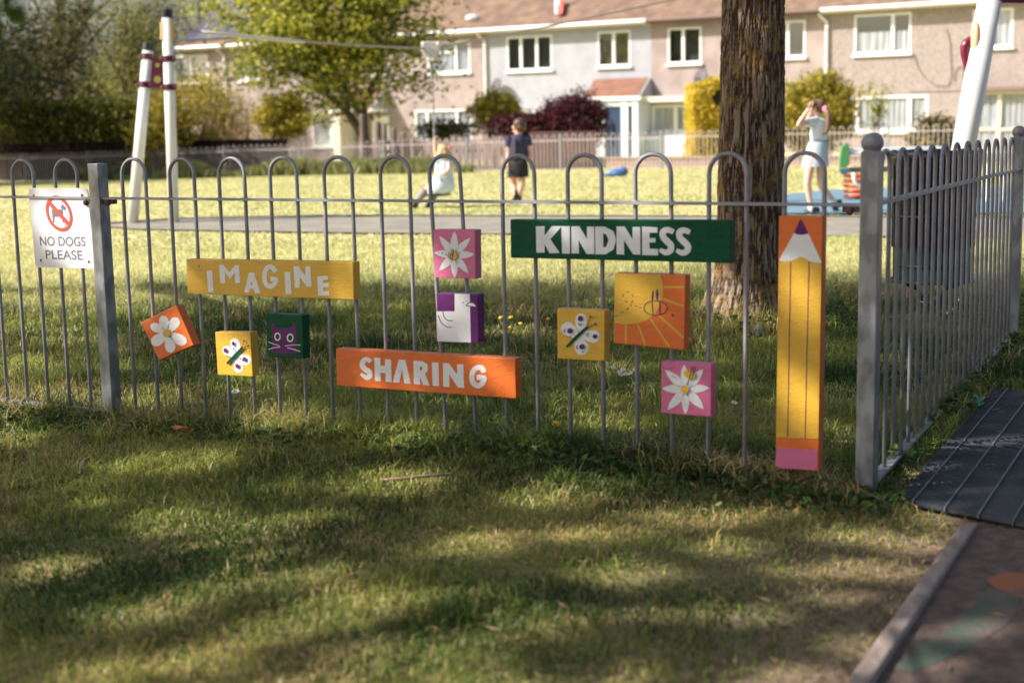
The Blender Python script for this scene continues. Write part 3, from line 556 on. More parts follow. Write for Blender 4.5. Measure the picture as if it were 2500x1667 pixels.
# ---------------------------------------------------------------- playground equipment
def pole(root,name,a,b,r,m=M_white,cap=True):
    mb=MB().tube([a,b],r,20); o=part(name,mb,m,root,False); o.data.polygons.foreach_set('use_smooth',[len(p.vertices)==4 for p in o.data.polygons])
    if cap:
        d=(b-a)/np.linalg.norm(b-a); part('cap',MB().tube([b-d*.01,b+d*.075],r*1.08,18).ell(b+d*.075,(r*1.08,r*1.08,.012),16,6),M_black,o,False)
    return o
c1=crop(0,0,2.8)
def clampband(root,pole_o,c,d,r):
    part('clamp_band',MB().tube([c-d*.035,c+d*.035],r*1.12,18).ell(c+np.array([r*1.1,-.04,0]),.025,8,6).ell(c+np.array([-r*1.1,-.04,0]),.025,8,6),[M_purple],pole_o)
zb0=gp(*c1(905,1530)); zb1=gp(*c1(1190,1527)); YZ=(zb0[1]+zb1[1])/2; zb0=at(*c1(905,1530),YZ);zb0[2]=0; zb1=at(*c1(1190,1527),YZ); zb1[2]=0
zt0=at(*c1(1013,345),YZ+.25); zt1=at(*c1(1143,118),YZ+.0)
zf=thing('zip_line_mast','pair of leaning white posts with a purple panel holding the left end of the cable','play frame',zb0)
r0=.066; p0=pole(zf,'post',zb0-M3*.02,zt0,r0*.97); p1=pole(zf,'post',zb1-M3*.02,zt1,r0*.92)
for o,yy,a,b in((p0,392,zb0,zt0),(p0,582,zb0,zt0),(p1,400,zb1,zt1),(p1,592,zb1,zt1)):
    d=(b-a)/np.linalg.norm(b-a); t=(yy-1528)/((345 if a is zb0 else 118)-1528); clampband(zf,o,a+(b-a)*t,d,r0)
pl=[at(*c1(x,y),YZ+.05) for x,y in((1040,392),(1112,396),(1120,608),(1025,600))]
part('connecting_panel',MB().prism(pl,(0,.05,0)),M_purple,zf)
M_lime=mat('lime_disc',(.22,.2,.04),.6)
for (x,y,k) in((1078,448,.045),(1078,545,.07)):
    q=at(*c1(x,y),YZ+.045); part('panel_disc',MB().tube([q,q-np.array([0,.012,0])],k*.6,20),M_lime,zf)
for sgn in(-1,1): part('moulded_grip',MB().tube([at(*c1(1143+sgn*30,150),YZ-.02),at(*c1(1145+sgn*30,275),YZ-.02)],.03,10),mat('tan_rubber',(.5,.34,.15),.6),zf)
q=at(*c1(1205,205),YZ); mb=MB(); mb.tube([q+.14*np.array([math.cos(t),0,math.sin(t)]) for t in np.linspace(-2.2,2.2,18)],.014,8); part('hook',mb,M_steel,zf)
ca=at(*c1(1232,206),YZ); c2=crop(600,0,2.8); tr=at(*c2(1262,335),19.); cb=at(1665*KD,-28*KD,22.)
zc=thing('zip_line_cable','pale cable strung from the white posts towards the right across the lawn','cable',ca)
def lerpc(a,b,n,sag): return [a+(b-a)*t-M3*sag*4*t*(1-t) for t in np.linspace(0,1,n)]
pts=lerpc(ca,tr,14,.03); part('cable',MB().tube(pts+lerpc(tr,cb,10,.03)[1:],.013,8),mat('cable_wire',(.3,.25,.23),.5),zc)
k=pts[1:7]; part('cable_sleeve',MB().tube(k,.023,10),mat('pale_sleeve',(.6,.57,.52),.5),zc,True)
zt=thing('zip_line_trolley','grey shield shaped trolley hanging on the cable above the swinging girl','trolley',tr)
mb=MB(); mb.prism([at(*c2(x,y),18.93) for x,y in((1197,283),(1330,283),(1330,345),(1292,420),(1235,420),(1197,345))],(0,.14,0)); part('housing',mb,mat('grey_trolley_plastic',(.42,.4,.38),.5),zt,bevel=.02)
part('bolts',MB().ell(at(*c2(1212,300),18.9),.02,8,5).ell(at(*c2(1315,300),18.9),.02,8,5).ell(at(*c2(1250,405),18.9),.02,8,5).ell(at(*c2(1275,405),18.9),.02,8,5),M_upvc,zt)
seatp=at(1003*KD,446*KD,19.1)
mb=MB(); rp=[at(*c2(1262,430),19.)]+[at(x*KD,y*KD,19.05) for x,y in((994,200),(997,300),(1001,380),(1003,442))]
for i in range(46):
    t=i/46*(len(rp)-1); j=int(t); p=rp[j]+(rp[j+1]-rp[j])*(t-j); mb.ell(p,(.017,.01,.033) if i%2 else (.01,.017,.033),6,5)
part('chain',mb,M_steel,zt); part('button_seat',MB().ell(seatp,(.2,.2,.035),20,8),M_black,zt,True)
# second frame carrying the far end of the cable, behind the tree trunk
f2=thing('zip_line_mast','white post behind the tree trunk holding the far end of the cable','play frame',gp(1720*KD,470*KD))
b0=gp(1722*KD,468*KD); YY=b0[1]; pole(f2,'post',b0,at(1735*KD,-45*KD,YY),.09)
# right-hand leaning post with purple beam and handle
c8=crop(2100,0,3.92)
r2=thing('climbing_frame','thick white leaning post with purple beam and handle behind the litter bin','play frame',gp(2170*KD,600*KD))
Yr=gp(2170*KD,600*KD)[1]; top=at(*c8(1240,15),Yr); lo=at(*c8(990,1415),Yr-.1); d=(lo-top)/np.linalg.norm(lo-top); base=top+d*((top[2]+.0)/(-d[2]))
pp=pole(r2,'post',base,top,.082,cap=False); dd=-d
part('beam',MB().prism([at(*c8(x,y),Yr) for x,y in((1170,-70),(2300,-45),(2300,40),(1180,32))],(0,.12,0)),M_purple,r2,bevel=.02)
for x in(1205,1240): part('beam_bolt',MB().ell(at(*c8(x,12),Yr-.02),.02,10,6),M_gold,r2,True)
mb=MB().tube([at(*c8(x,y),Yr-.02) for x,y in((1095,385),(1060,390),(1020,412),(998,455),(1002,520),(1022,600),(1045,690),(1062,740))],.032,12); part('handle',mb,mat('dark_red_tube',(.16,.012,.04),.25),r2,True)
part('rubber_grip',MB().ell(at(*c8(1105,385),Yr-.05),(.035,.05,.13),12,10),mat('tan_grip',(.62,.42,.25),.6),r2,True)
# spring rocker
cB=crop(1700,300,3.136); sr=thing('spring_rocker','spring seesaw with green end panel, grey beam and orange spring on the blue surface','spring rocker',gp(*cB(1245,595)))
Ys=gp(*cB(1245,595))[1]; Pq=lambda x,y,dy=0: at(*cB(x,y),Ys+dy)
part('side_panel',MB().prism([Pq(*q,-.2) for q in((1115,185),(1140,155),(1168,165),(1175,230),(1172,320),(1150,345),(1095,345),(1098,280),(1105,230))],(0,.06,0)),mat('green_panel',(.12,.32,.1),.45),sr,bevel=.01)
part('lower_panel',MB().prism([Pq(*q,-.2) for q in((1096,350),(1172,350),(1172,385),(1130,402),(1102,375))],(0,.06,0)),mat('teal_panel',(.07,.17,.2),.45),sr,bevel=.01)
part('beam',MB().prism([Pq(*q,-.1) for q in((1172,345),(1700,330),(1700,378),(1175,380))],(0,.2,0)),mat('grey_beam',(.22,.2,.2),.6),sr)
mb=MB(); cx,zt_,zb_=Pq(1245,0)[0],Pq(1245,385)[2],0.03
mb.tube([(cx+.17*math.cos(t),Ys+.17*math.sin(t),zb_+(zt_-zb_)*t/(2*math.pi*5)) for t in np.linspace(0,2*math.pi*5,110)],.021,8); part('spring',mb,mat('orange_spring',(.72,.11,.03),.35),sr,True)
part('foot_rail',MB().tube([Pq(*q,-.25) for q in((1205,385),(1208,430),(1222,465),(1255,490),(1300,490))],.028,10),M_white,sr,True)
part('handle',MB().tube([Pq(*q,-.15) for q in((1165,235),(1290,232),(1330,232))],.02,10),M_upvc,sr,True)
part('seat',MB().box(Pq(1500,203),.62,.16,.025),M_upvc,sr,bevel=.01)
part('far_handle',MB().tube([Pq(1425,215),Pq(1440,165),Pq(1452,160),Pq(1458,215)],.022,8),M_upvc,sr,True)
# white play table / beam seen through the side fence
c9=crop(2100,330,3.135); Pn=gp(*c9(1060,520)); Yn=Pn[1]
wb=thing('balance_beam','low white beam on thin legs seen through the side fence above its shadow','play beam',Pn)
part('beam',MB().prism([at(*c9(x,y),Yn) for x,y in((945,138),(1300,128),(1300,178),(945,182))],(0,.3,0)),M_white,wb)
for x in(985,1110,1235): a=at(*c9(x,180),Yn+.1); b=a.copy(); b[2]=0; part('leg',MB().tube([a,b],.03,8),M_white,wb)
# ---------------------------------------------------------------- litter bin
bn=gp(*c9(545,1290)); Yb=bn[1]
M_wood=mat('brown_bin_slat',(.007,.005,.004),.8,(.02,.012,.008),14,stretch=(6,6,1))
lb=thing('litter_bin','brown slatted litter bin with black bag standing behind the side fence','litter bin',bn)
def Zat(y,x=545): return at(*c9(x,y),Yb)[2]
zr,zw,zbt=Zat(112),Zat(1105),Zat(1290); ra=.5*np.linalg.norm(at(*c9(915,300),Yb)-at(*c9(190,300),Yb))*.98; rb=.5*np.linalg.norm(at(*c9(850,1080),Yb)-at(*c9(245,1080),Yb))
mb=MB(); ns=18
for k in range(ns):
    t=2*math.pi*k/ns; e=np.array([math.cos(t),math.sin(t),0]); tt=np.array([-e[1],e[0],0]); hw=math.pi*rb/ns*.82
    zl=Zat(850); mb.box(bn*np.array([1,1,0])+e*rb*.97+M3*(zr*.96+zl)/2,.009,hw,(zr*.96-zl)/2,X=e,Y=tt)
part('slats',mb,M_wood,lb)
mb=MB(); n=40; V_=[];F_=[]
prof=[(ra*.94,zr-.02),(ra*1.0,zr-.005),(ra*1.02,zr-.02),(ra*1.0,zr-.05),(ra*.97,zr-.09),(ra*.93,zr-.16)]
for i,(rr_,zz) in enumerate(prof):
    for k in range(n): t=2*math.pi*k/n; w_=1+.012*math.sin(7*t+i)+.008*math.sin(17*t+2*i); V_.append((bn[0]+rr_*w_*math.cos(t),bn[1]+rr_*w_*math.sin(t),zz+.006*math.sin(11*t+i)))
for i in range(len(prof)-1):
    for k in range(n): F_.append((i*n+k,i*n+(k+1)%n,(i+1)*n+(k+1)%n,(i+1)*n+k))
mb.add(V_,F_); part('bin_bag',mb,mat('black_bin_bag',(.02,.014,.024),.18,spec=.8),lb,True)
mb=MB(); zg=Zat(880); mb.tube([(bn[0],bn[1],zw-.005),(bn[0],bn[1],zg)],rb*.93,32); part('liner',mb,mat('green_liner',(.008,.07,.058),.5),lb,False)
part('liner_body',MB().tube([(bn[0],bn[1],zg),(bn[0],bn[1],zr-.1)],rb*.93,32),M_black,lb)
mb=MB()
for z,rr_ in((zw,rb*1.03),((zr+zw)/2,rb*1.06),(Zat(985),rb*.95)): mb.tube([(bn[0]+rr_*math.cos(t),bn[1]+rr_*math.sin(t),z) for t in np.linspace(0,2*math.pi,33)],.008,6)
for k in range(6):
    t=2*math.pi*(k+.25)/6; e=np.array([math.cos(t),math.sin(t),0]); b_=bn*np.array([1,1,0]); mb.tube([b_+e*ra*.97+M3*(zr-.06),b_+e*rb*1.07+M3*(zw+.03),b_+e*rb*.95+M3*zw,b_+e*rb*.35+M3*(zbt+.08),b_+e*rb*.25+M3*.0],.008,6)
part('wire_frame',mb,M_black,lb)
# ---------------------------------------------------------------- back fence
def backY(X): return 34+(8.6-X)*.574
BU=np.array([1,-.574,0])/math.hypot(1,.574)
pm=MB()
for i in range(12):
    n0=i*PB*2
    pts=[(n0,0,-.1),(n0,0,ZT-PB/2)]+[(n0+PB/2-PB/2*math.cos(t),0,ZT-PB/2+PB/2*math.sin(t)) for t in np.linspace(0,math.pi,7)[1:-1]]+[(n0+PB,0,ZT-PB/2),(n0+PB,0,-.1)]
    pm.tube(pts,.0095,5)
pm.box((12*PB,0,ZR),12.4*PB,.017,.011); pm.box((12*PB,0,.03),12.4*PB,.017,.008)
M_far=mat('weathered_grey_paint',(.42,.38,.38),.5,(.5,.43,.41),8,metal=.1); pme=pm.mesh('fence_panel',M_far); pom=MB().box((0,0,.44),.026,.026,.5).mesh('post',mat('far_post',(.22,.24,.25),.5))
bf=thing('bow_top_fence','long grey bow topped fence across the far side of the lawn','fence',(3.65,36.8,0))
x0=14.0
P=np.array([x0,backY(x0),0]); i=0
while P[0]>-20:
    Pn_=P-BU*(25.3*PB); a=P.copy(); b=Pn_.copy(); a[2]=gz(a[0],a[1]); b[2]=gz(b[0],b[1]); u=(a-b)/np.linalg.norm(a-b)
    o=link('fence_panel',pme,bf); o.matrix_basis=Matrix(((u[0],-u[1],0,b[0]+u[0]*.12),(u[1],u[0],0,b[1]+u[1]*.12),(u[2],0,1,b[2]),(0,0,0,1)))
    o=link('post',pom,bf); o.matrix_basis=Matrix(((u[0],-u[1],0,b[0]),(u[1],u[0],0,b[1]),(0,0,1,b[2]),(0,0,0,1)))
    P=Pn_
# ---------------------------------------------------------------- terrace of houses
HN=np.array([BU[1],-BU[0],0.])      # towards the camera
HO=np.array([0,56.6,0]); 
def hw(x,y,off=0):      # photo pixel -> wall coords (s,z), plane at 'off' in front of the wall
    p=onplane(x,y,HO+HN*off,HN)-(HO+HN*off); return float(np.dot(p,BU)),float(p[2])
def W(s,z,off=0): return HO+BU*s+HN*off+M3*z
cr1=crop(0,0,2.8);cr2=crop(600,0,2.8);cr3=crop(1200,0,2.8);cr4=crop(1800,0,2.8)
def span(cr,q,off=0):  # q=(x0,y0,x1,y1) in crop px -> s0,z0,s1,z1
    a=hw(*cr(q[0],q[1]),off); b=hw(*cr(q[2],q[3]),off); c=hw(*cr(q[0],q[3]),off); d=hw(*cr(q[2],q[1]),off); return ((a[0]+c[0])/2,(b[1]+c[1])/2,(b[0]+d[0])/2,(a[1]+d[1])/2)
def sx(cr,x,y=300): return hw(*cr(x,y))[0]
Z_E=4.9; Z_R=7.3; DEP=7.0
M_pink=mat('pink_pebbledash',(.29,.235,.225),.95,(.385,.32,.31),1.3,bump=1,bscale=35); M_pink2=mat('beige_pebbledash',(.255,.215,.205),.95,(.365,.31,.295),9,bump=1,bscale=30,thr=(.3,.7)); M_grey=mat('pale_grey_render',(.33,.34,.385),.9,(.38,.39,.43),2,bump=.8,bscale=35)
M_tile=mat('brown_roof_tile',(.155,.10,.074),.85,(.255,.17,.118),2.2,bump=.5,bscale=25,thr=(.35,.65)); M_tile2=mat('orange_porch_tile',(.21,.10,.07),.85,(.27,.135,.095),3)
M_dglass=mat('window_glass_dark',(.012,.014,.014),.08,spec=.9); M_glass=glassmat('clear_pane'); M_curt=mat('net_curtain',(.55,.57,.6),.9,(.36,.38,.42),4,stretch=(4,4,.4)); M_cream=mat('cream_trim',(.62,.57,.48),.6)
M_dgut=mat('brown_gutter',(.16,.10,.085),.6); M_dark=mat('dark_void',(.01,.01,.01),1)
def wall_mb(s0,s1,z0,z1,ops,dep=.12):
    mb=MB(); xs=sorted({s0,s1}|{o[0] for o in ops}|{o[2] for o in ops}); zs=sorted({z0,z1}|{o[1] for o in ops}|{o[3] for o in ops}); xs=[x for x in xs if s0<=x<=s1]
    for i in range(len(xs)-1):
        for j in range(len(zs)-1):
            cx,cz=(xs[i]+xs[i+1])/2,(zs[j]+zs[j+1])/2
            if any(o[0]<cx<o[2] and o[1]<cz<o[3] for o in ops): continue
            mb.quad(W(xs[i],zs[j]),W(xs[i+1],zs[j]),W(xs[i+1],zs[j+1]),W(xs[i],zs[j+1]))
    for a,b,c,d in ops:
        for (p,q) in (((a,b),(c,b)),((c,b),(c,d)),((c,d),(a,d)),((a,d),(a,b))): mb.quad(W(*p),W(*q),W(*q,-dep),W(*p,-dep))
    return mb
def bx(mb,s0,s1,z0,z1,o0,o1): return mb.box(W((s0+s1)/2,(z0+z1)/2,(o0+o1)/2),(s1-s0)/2,abs(o1-o0)/2,(z1-z0)/2,X=BU,Y=HN)
def window(house,op,muls=(),tran=None,curtain=None,fm=M_upvc,fw=.07,sill=True,pane=None):
    a,b,c,d=op; mb=MB(); bx(mb,a,a+fw,b,d,-.06,.012); bx(mb,c-fw,c,b,d,-.06,.012); bx(mb,a+fw,c-fw,b,b+fw,-.062,.01); bx(mb,a+fw,c-fw,d-fw,d,-.062,.01)
    for m_ in muls: bx(mb,m_-fw*.8,m_+fw*.8,b+fw,d-fw,-.058,.014)
    for t in (tran or []): bx(mb,t[0]+fw*.9,t[1]-fw*.9,t[2]-fw*.6,t[2]+fw*.6,-.056,.008)
    w_=part('window',mb,fm,house)
    if curtain:
        mb=MB(); n=int((c-a)/.035); pts=[]
        for i in range(n+1):
            s_=a+(c-a)*i/n; o=-.075+.02*math.sin(s_*28+2*math.sin(s_*3.3))
            if curtain=='slats': o=-.15
            pts.append((s_,o))
        top=d if curtain!='half' else b+(d-b)*.55
        for (p,q) in zip(pts[:-1],pts[1:]): mb.quad(W(p[0],b,p[1]),W(q[0],b,q[1]),W(q[0],top,q[1]),W(p[0],top,p[1]))
        if curtain!='slats': part('curtain',mb,M_curt,w_)
        mb=MB(); mb.quad(W(a,b,-.03),W(c,b,-.03),W(c,d,-.03),W(a,d,-.03)); part('pane',mb,M_glass,w_)
        mb=MB(); mb.quad(W(a,b,-.5),W(c,b,-.5),W(c,d,-.5),W(a,d,-.5)); part('room_back',mb,mat('dim_room',(.09,.09,.09),1),w_)
    else:
        mb=MB(); mb.quad(W(a,b,-.03),W(c,b,-.03),W(c,d,-.03),W(a,d,-.03)); part('pane',mb,M_dglass,w_)
    if sill: part('sill',bx(MB(),a-.06,c+.06,b-.09,b-.004,-.02,.1),M_cream if fm is not M_upvc else M_upvc,w_)
    return w_
def downpipe(house,s_,z1,m=M_upvc):
    mb=MB().tube([W(s_-.25,Z_E-.08,.3),W(s_-.2,Z_E-.22,.28),W(s_,Z_E-.45,.09),W(s_,z1,.09)],.045,8); 
    for z in (Z_E-.6,Z_E-1.9,Z_E-3): mb.box(W(s_,z,.07),.06,.05,.03,X=BU,Y=HN)
    return part('downpipe',mb,m,house)
def roof(house,s0,s1,m=M_tile,hip=False,gm=M_upvc):
    mb=MB(); n=26; ov=.42; half=DEP/2
    for k in range(n):
        t0,t1=k/n,(k+1)/n; 
        def P_(t,up=0): return (ov-(half+ov)*t, Z_E-.02+(Z_R-Z_E)*t+up)
        (o0,z0),(o1,z1)=P_(t0,.05),P_(t1,.02); i0=(half+ov)*t0 if hip else 0; i1=(half+ov)*t1 if hip else 0
        mb.quad(W(s0+i0,z0,o0),W(s1,z0,o0),W(s1,z1,o1),W(s0+i1,z1,o1)); mb.quad(W(s0+i0,z0-.04,o0),W(s1,z0-.04,o0),W(s1,z0,o0),W(s0+i0,z0,o0))
        # pantile ribs catch light: small lips
    mb.quad(W(s0+(half if hip else 0),Z_R,-half),W(s1,Z_R,-half),W(s1,Z_E,-DEP-ov),W(s0,Z_E,-DEP-ov))
    if hip: mb.add([W(s0,Z_E,ov),W(s0+half+ov,Z_R,-half),W(s0,Z_E,-DEP-ov)],[(0,2,1)])
    r_=part('roof',mb,m,house)
    part('ridge_tiles',MB().tube([W(s0+(half+ov if hip else 0),Z_R+.02,-half),W(s1,Z_R+.02,-half)],.12,8),m,r_)
    if hip:
        part('hip_tiles',MB().tube([W(s0,Z_E+.03,ov),W(s0+half+ov,Z_R+.02,-half)],.1,8),m,r_)
    mb=MB(); g=[W(s0,Z_E-.06,ov+.03),W(s1-.02,Z_E-.06,ov+.03)]; mb.tube(g,.07,8); part('gutter',mb,gm,r_)
    part('soffit',bx(MB(),s0,s1-.01,Z_E-.16,Z_E-.1,0.0,ov-.03),M_cream if gm is M_upvc else M_dgut,r_); return r_
def house(label,s0,s1,ops,m,hip=False,**k):
    h=thing('terraced_house',label,'house',W((s0+s1)/2,-.4)); 
    part('wall',wall_mb(s0,s1,-.6,Z_E-.12,ops),m,h); mb=MB(); mb.quad(W(s0,-.6),W(s0,Z_E-.1),W(s0,Z_E-.1,-DEP),W(s0,-.6,-DEP)); mb.quad(W(s1,-.6),W(s1,-.6,-DEP),W(s1,Z_E-.1,-DEP),W(s1,Z_E-.1)); mb.quad(W(s0,-.6,-DEP),W(s0,Z_E-.1,-DEP),W(s1,Z_E-.1,-DEP),W(s1,-.6,-DEP))
    part('back_wall',mb,m,h); roof(h,s0-(.42 if hip else 0),s1,hip=hip,**k); return h
def porch(house,cr,top,bot,zt_,zb_,proj,side=True,m=M_tile2):
    s0t,s1t=top; s0b,s1b=bot; mb=MB(); n=8
    for k in range(n):
        t0,t1=k/n,(k+1)/n; f=lambda t:(s0b+(s0t-s0b)*t,s1b+(s1t-s1b)*t,zb_+(zt_-zb_)*t,proj*(1-t)+.01)
        a=f(t0);b=f(t1); mb.quad(W(a[0],a[2]+.03,a[3]),W(a[1],a[2]+.03,a[3]),W(b[1],b[2]+.005,b[3]),W(b[0],b[2]+.005,b[3])); mb.quad(W(a[0],a[2],a[3]),W(a[1],a[2],a[3]),W(a[1],a[2]+.03,a[3]),W(a[0],a[2]+.03,a[3]))
    pr_=part('porch_roof',mb,m,house)
    part('cheek',MB().prism([W(s1b+.02,zb_,proj),W(s1b+.02,zb_,.01),W(s1t+.02,zt_,.01)],BU*.06),M_grey,pr_); part('porch_fascia',bx(MB(),s0b-.05,s1b+.1,zb_-.14,zb_-.005,.0,proj+.03),M_upvc,pr_)
# unit boundaries
sAB=sx(cr2,1660); sBC=sx(cr3,1090); sCD=sx(cr4,592); sD1=sCD+9.2; sA0=hw(395*KD,118*KD)[0]+.42
U1=span(cr2,(1245,285,1535,500)); G1=span(cr2,(1160,752,1545,975)); U0=span(cr2,(860,350,960,515)); G0=span(cr2,(455,785,700,1000)); U2a=span(cr1,(1190,380,1425,570)); U2b=span(cr1,(1610,360,1770,555)); U2c=span(cr2,(520,340,640,525))
dA=span(cr2,(868,795,985,1060)); dA=(dA[0],-.3,dA[2],dA[3])
sM=(G0[0]+U2b[2])/2-.3
hA0=house('pink rendered end house with dark solar panels on its pitched roof',sA0,sM,[U2a,U2b],M_pink,hip=False)
for q in (U2a,U2b): window(hA0,q,[(q[0]+q[2])/2],curtain='net')
downpipe(hA0,sx(cr1,1540,400),-.2)
# solar panels
roof_o=[c for c in hA0.children if c.name.startswith('roof')][0]
def RP(s_,t): return W(s_,Z_E+.1+(Z_R-Z_E)*t,.42-(DEP/2+.42)*t)
mb=MB()
M_sol=mat('solar_panel',(.09,.09,.14),.4,(.12,.12,.18),1.5,spec=.4)
for i in range(6):
    for (ta,tb) in((.07,.46),(.48,.87)):
        a=sA0+.35+i*1.02+(0 if ta<.3 else .0); 
        if i<0: continue
        if a+1>sM: break
        v=[RP(a,ta),RP(a+1,ta),RP(a+1,tb),RP(a,tb)]; part('solar_panel',MB().prism([p+M3*.02 for p in v],(0,0,.04)),M_sol,roof_o)
hA=house('pink rendered house with a tiled porch behind the yellow green garden tree',sM,sAB,[U1,G1,G0,dA,U2c,U0],M_pink)
window(hA,U2c,[(U2c[0]+U2c[2])/2],curtain='net'); window(hA,U0,[],curtain='net')
window(hA,U1,[sx(cr2,1435)],[(U1[0],sx(cr2,1435),U1[3]-.42)],curtain='net'); window(hA,G1,[sx(cr2,1242,850),sx(cr2,1445,850)],curtain='net'); window(hA,G0,[sx(cr2,585,850)],curtain='net')
mb=MB(); bx(mb,dA[0],dA[0]+.12,dA[1],dA[3],-.06,.03); bx(mb,dA[2]-.12,dA[2],dA[1],dA[3],-.06,.03); bx(mb,dA[0]+.12,dA[2]-.12,dA[3]-.12,dA[3],-.06,.028); dr=part('door',bx(MB(),dA[0]+.12,dA[2]-.12,dA[1],dA[3]-.12,-.1,-.05),M_upvc,hA); part('door_frame',mb,M_upvc,dr); part('door_glass',bx(MB(),dA[0]+.25,dA[2]-.25,dA[3]-1.0,dA[3]-.3,-.06,-.045),M_dglass,dr)
porch(hA,cr2,(sx(cr2,665,600),sx(cr2,955,600)),(sx(cr2,680,740)-.1,sx(cr2,985,740)-.2),hw(*cr2(800,595))[1],hw(*cr2(800,745),1.1)[1],1.1)
part('porch_wall',bx(MB(),sx(cr2,690,850),sx(cr2,740,850),-.4,hw(*cr2(800,745),1.1)[1]-.14,.0,1.0),M_cream,hA)
part('canopy',bx(MB(),sx(cr2,430,740)-.1,sx(cr2,590,740),G0[3]+.05,G0[3]+.2,.01,.5),M_upvc,hA)
downpipe(hA,sx(cr2,1640),-.2)
# garden gate of pale metal hoops is built further down
# house B (white-grey)
W1=span(cr3,(105,248,415,482)); W2=span(cr3,(725,215,950,455)); GB=span(cr3,(165,762,370,880)); sBC_=sBC
hB=house('pale grey rendered house in the middle of the terrace with an orange tiled porch',sAB,sBC,[W1,W2,GB],M_grey)
def louvre(h,q):
    mb=MB(); z=q[1]+.08
    while z<q[3]-.08: mb.quad(W(q[0]+.07,z,-.13),W(q[2]-.07,z,-.13),W(q[2]-.07,z+.035,-.10),W(q[0]+.07,z+.035,-.10)); z+=.06
    return mb
for q,ms in ((W1,[sx(cr3,200),sx(cr3,308)]),(W2,[sx(cr3,835)])):
    w_=window(hB,q,ms,curtain='slats'); part('blind',louvre(hB,q),mat('grey_blind',(.10,.10,.10),.6),w_)
w_=window(hB,GB,[],curtain='slats'); part('blind',louvre(hB,GB),mat('pale_blind',(.35,.36,.34),.6),w_)
part('canopy',bx(MB(),sx(cr3,150,750),sx(cr3,260,750),GB[3]-.02,GB[3]+.12,.02,.6),M_upvc,hB)
pz=hw(*cr3(830,662),1.2)[1]
porch(hB,cr3,(sx(cr3,705,540),sx(cr3,1075,540)),(hw(*cr3(640,665),1.2)[0],hw(*cr3(1000,655),1.2)[0]),hw(*cr3(900,538))[1],pz,1.2)
M_pb=mat('pale_blue_white_panel',(.6,.66,.76),.5); M_nav=mat('dark_blue_door',(.03,.055,.11),.3)
pa,pb_=hw(*cr3(750,800),1.15)[0],hw(*cr3(1000,800),1.15)[0]; d1,d2=hw(*cr3(885,800),1.15)[0],hw(*cr3(960,800),1.15)[0]
mb=MB(); bx(mb,pa,pa+.12,-.4,pz-.14,.9,1.15); bx(mb,d1,d1+.28,-.4,pz-.14,.9,1.15); bx(mb,d2,pb_,-.4,pz-.14,0.02,1.15); bx(mb,pa+.12,d2,pz-.35,pz-.14,.95,1.12); pe=part('porch_posts',mb,M_pb,hB)
part('door',bx(MB(),pa+.12,d1,-.35,pz-.36,.98,1.05),M_nav,hB); part('door_window',bx(MB(),pa+.4,d1-.3,.3,1.1,1.03,1.07),M_dglass,hB); part('porch_window',bx(MB(),d1+.28,d2,.0,pz-.36,1.0,1.06),M_dglass,hB)
# house C
W3=span(cr3,(1205,190,1435,435)); W4=span(cr4,(205,145,466,395)); GC=span(cr3,(1095,718,1430,905))
hC=house('beige pebbledash house left of the white downpipe, partly behind the tree trunk',sBC,sCD,[W3,W4,GC],M_pink,gm=M_dgut)
window(hC,W3,[sx(cr3,1310)],curtain='slats'); window(hC,W4,[sx(cr4,345,250)],curtain='slats'); window(hC,GC,[sx(cr3,1258,800)],curtain='net',fw=.1)
cz=hw(*cr3(1200,658),1.0)[1]; part('canopy',bx(MB(),sBC+.1,sx(cr3,1520,680),cz-.2,cz,.01,.9),M_cream,hC); part('low_panel',bx(MB(),sx(cr3,1075,980),sx(cr3,1425,980),-.35,hw(*cr3(1200,925),.5)[1],.02,.5),mat('pale_blue_panel',(.5,.57,.66),.6),hC)
# house D
W5=span(cr4,(800,95,1188,368)); W6=span(cr4,(1608,62,1886,325)); G7=span(cr4,(812,655,1305,900)); G8=span(cr4,(1600,625,2150,1080)); G8=(G8[0],-.1,G8[2],G8[3])
hD=house('beige pebbledash house at the right end of the photo with net curtains',sCD,sD1,[W5,W6,G7,G8],M_pink2)
window(hD,W5,[sx(cr4,1062,250)],curtain='half'); window(hD,W6,[sx(cr4,1745,200)],curtain='net'); window(hD,G7,[sx(cr4,1175,750)],curtain='net',fw=.09)
window(hD,G8,[sx(cr4,1790,750),sx(cr4,2000,750)],[(G8[0],sx(cr4,1790,750),hw(*cr4(1700,885))[1]),(sx(cr4,1790,750),G8[2],hw(*cr4(1850,885))[1])],curtain='net',fm=M_cream,fw=.09,sill=False)
part('lintel',bx(MB(),sx(cr4,1555,610),sD1-.3,G8[3]+.02,G8[3]+.14,.01,.28),mat('brown_lintel',(.2,.13,.11),.7),hD)
part('render_band',bx(MB(),sx(cr4,1180,640),sx(cr4,1560,640),G7[3]+.1,G7[3]+.13,.0,.035),M_pink2,hD); downpipe(hD,sx(cr4,615,300),.3)
part('wall_cable',MB().tube([W(*hw(*cr4(x,y),.03),.03) for x,y in((1215,390),(1235,470),(1290,540),(1360,590),(1440,590),(1465,520),(1455,300),(1430,200))],.012,5),M_dgut,hD,True)
part('wall_cable',MB().tube([W(*hw(*cr4(x,y),.03),.03) for x,y in((1485,560),(1490,490),(1520,455),(1545,465),(1550,590))],.012,5),M_dgut,hD,True)
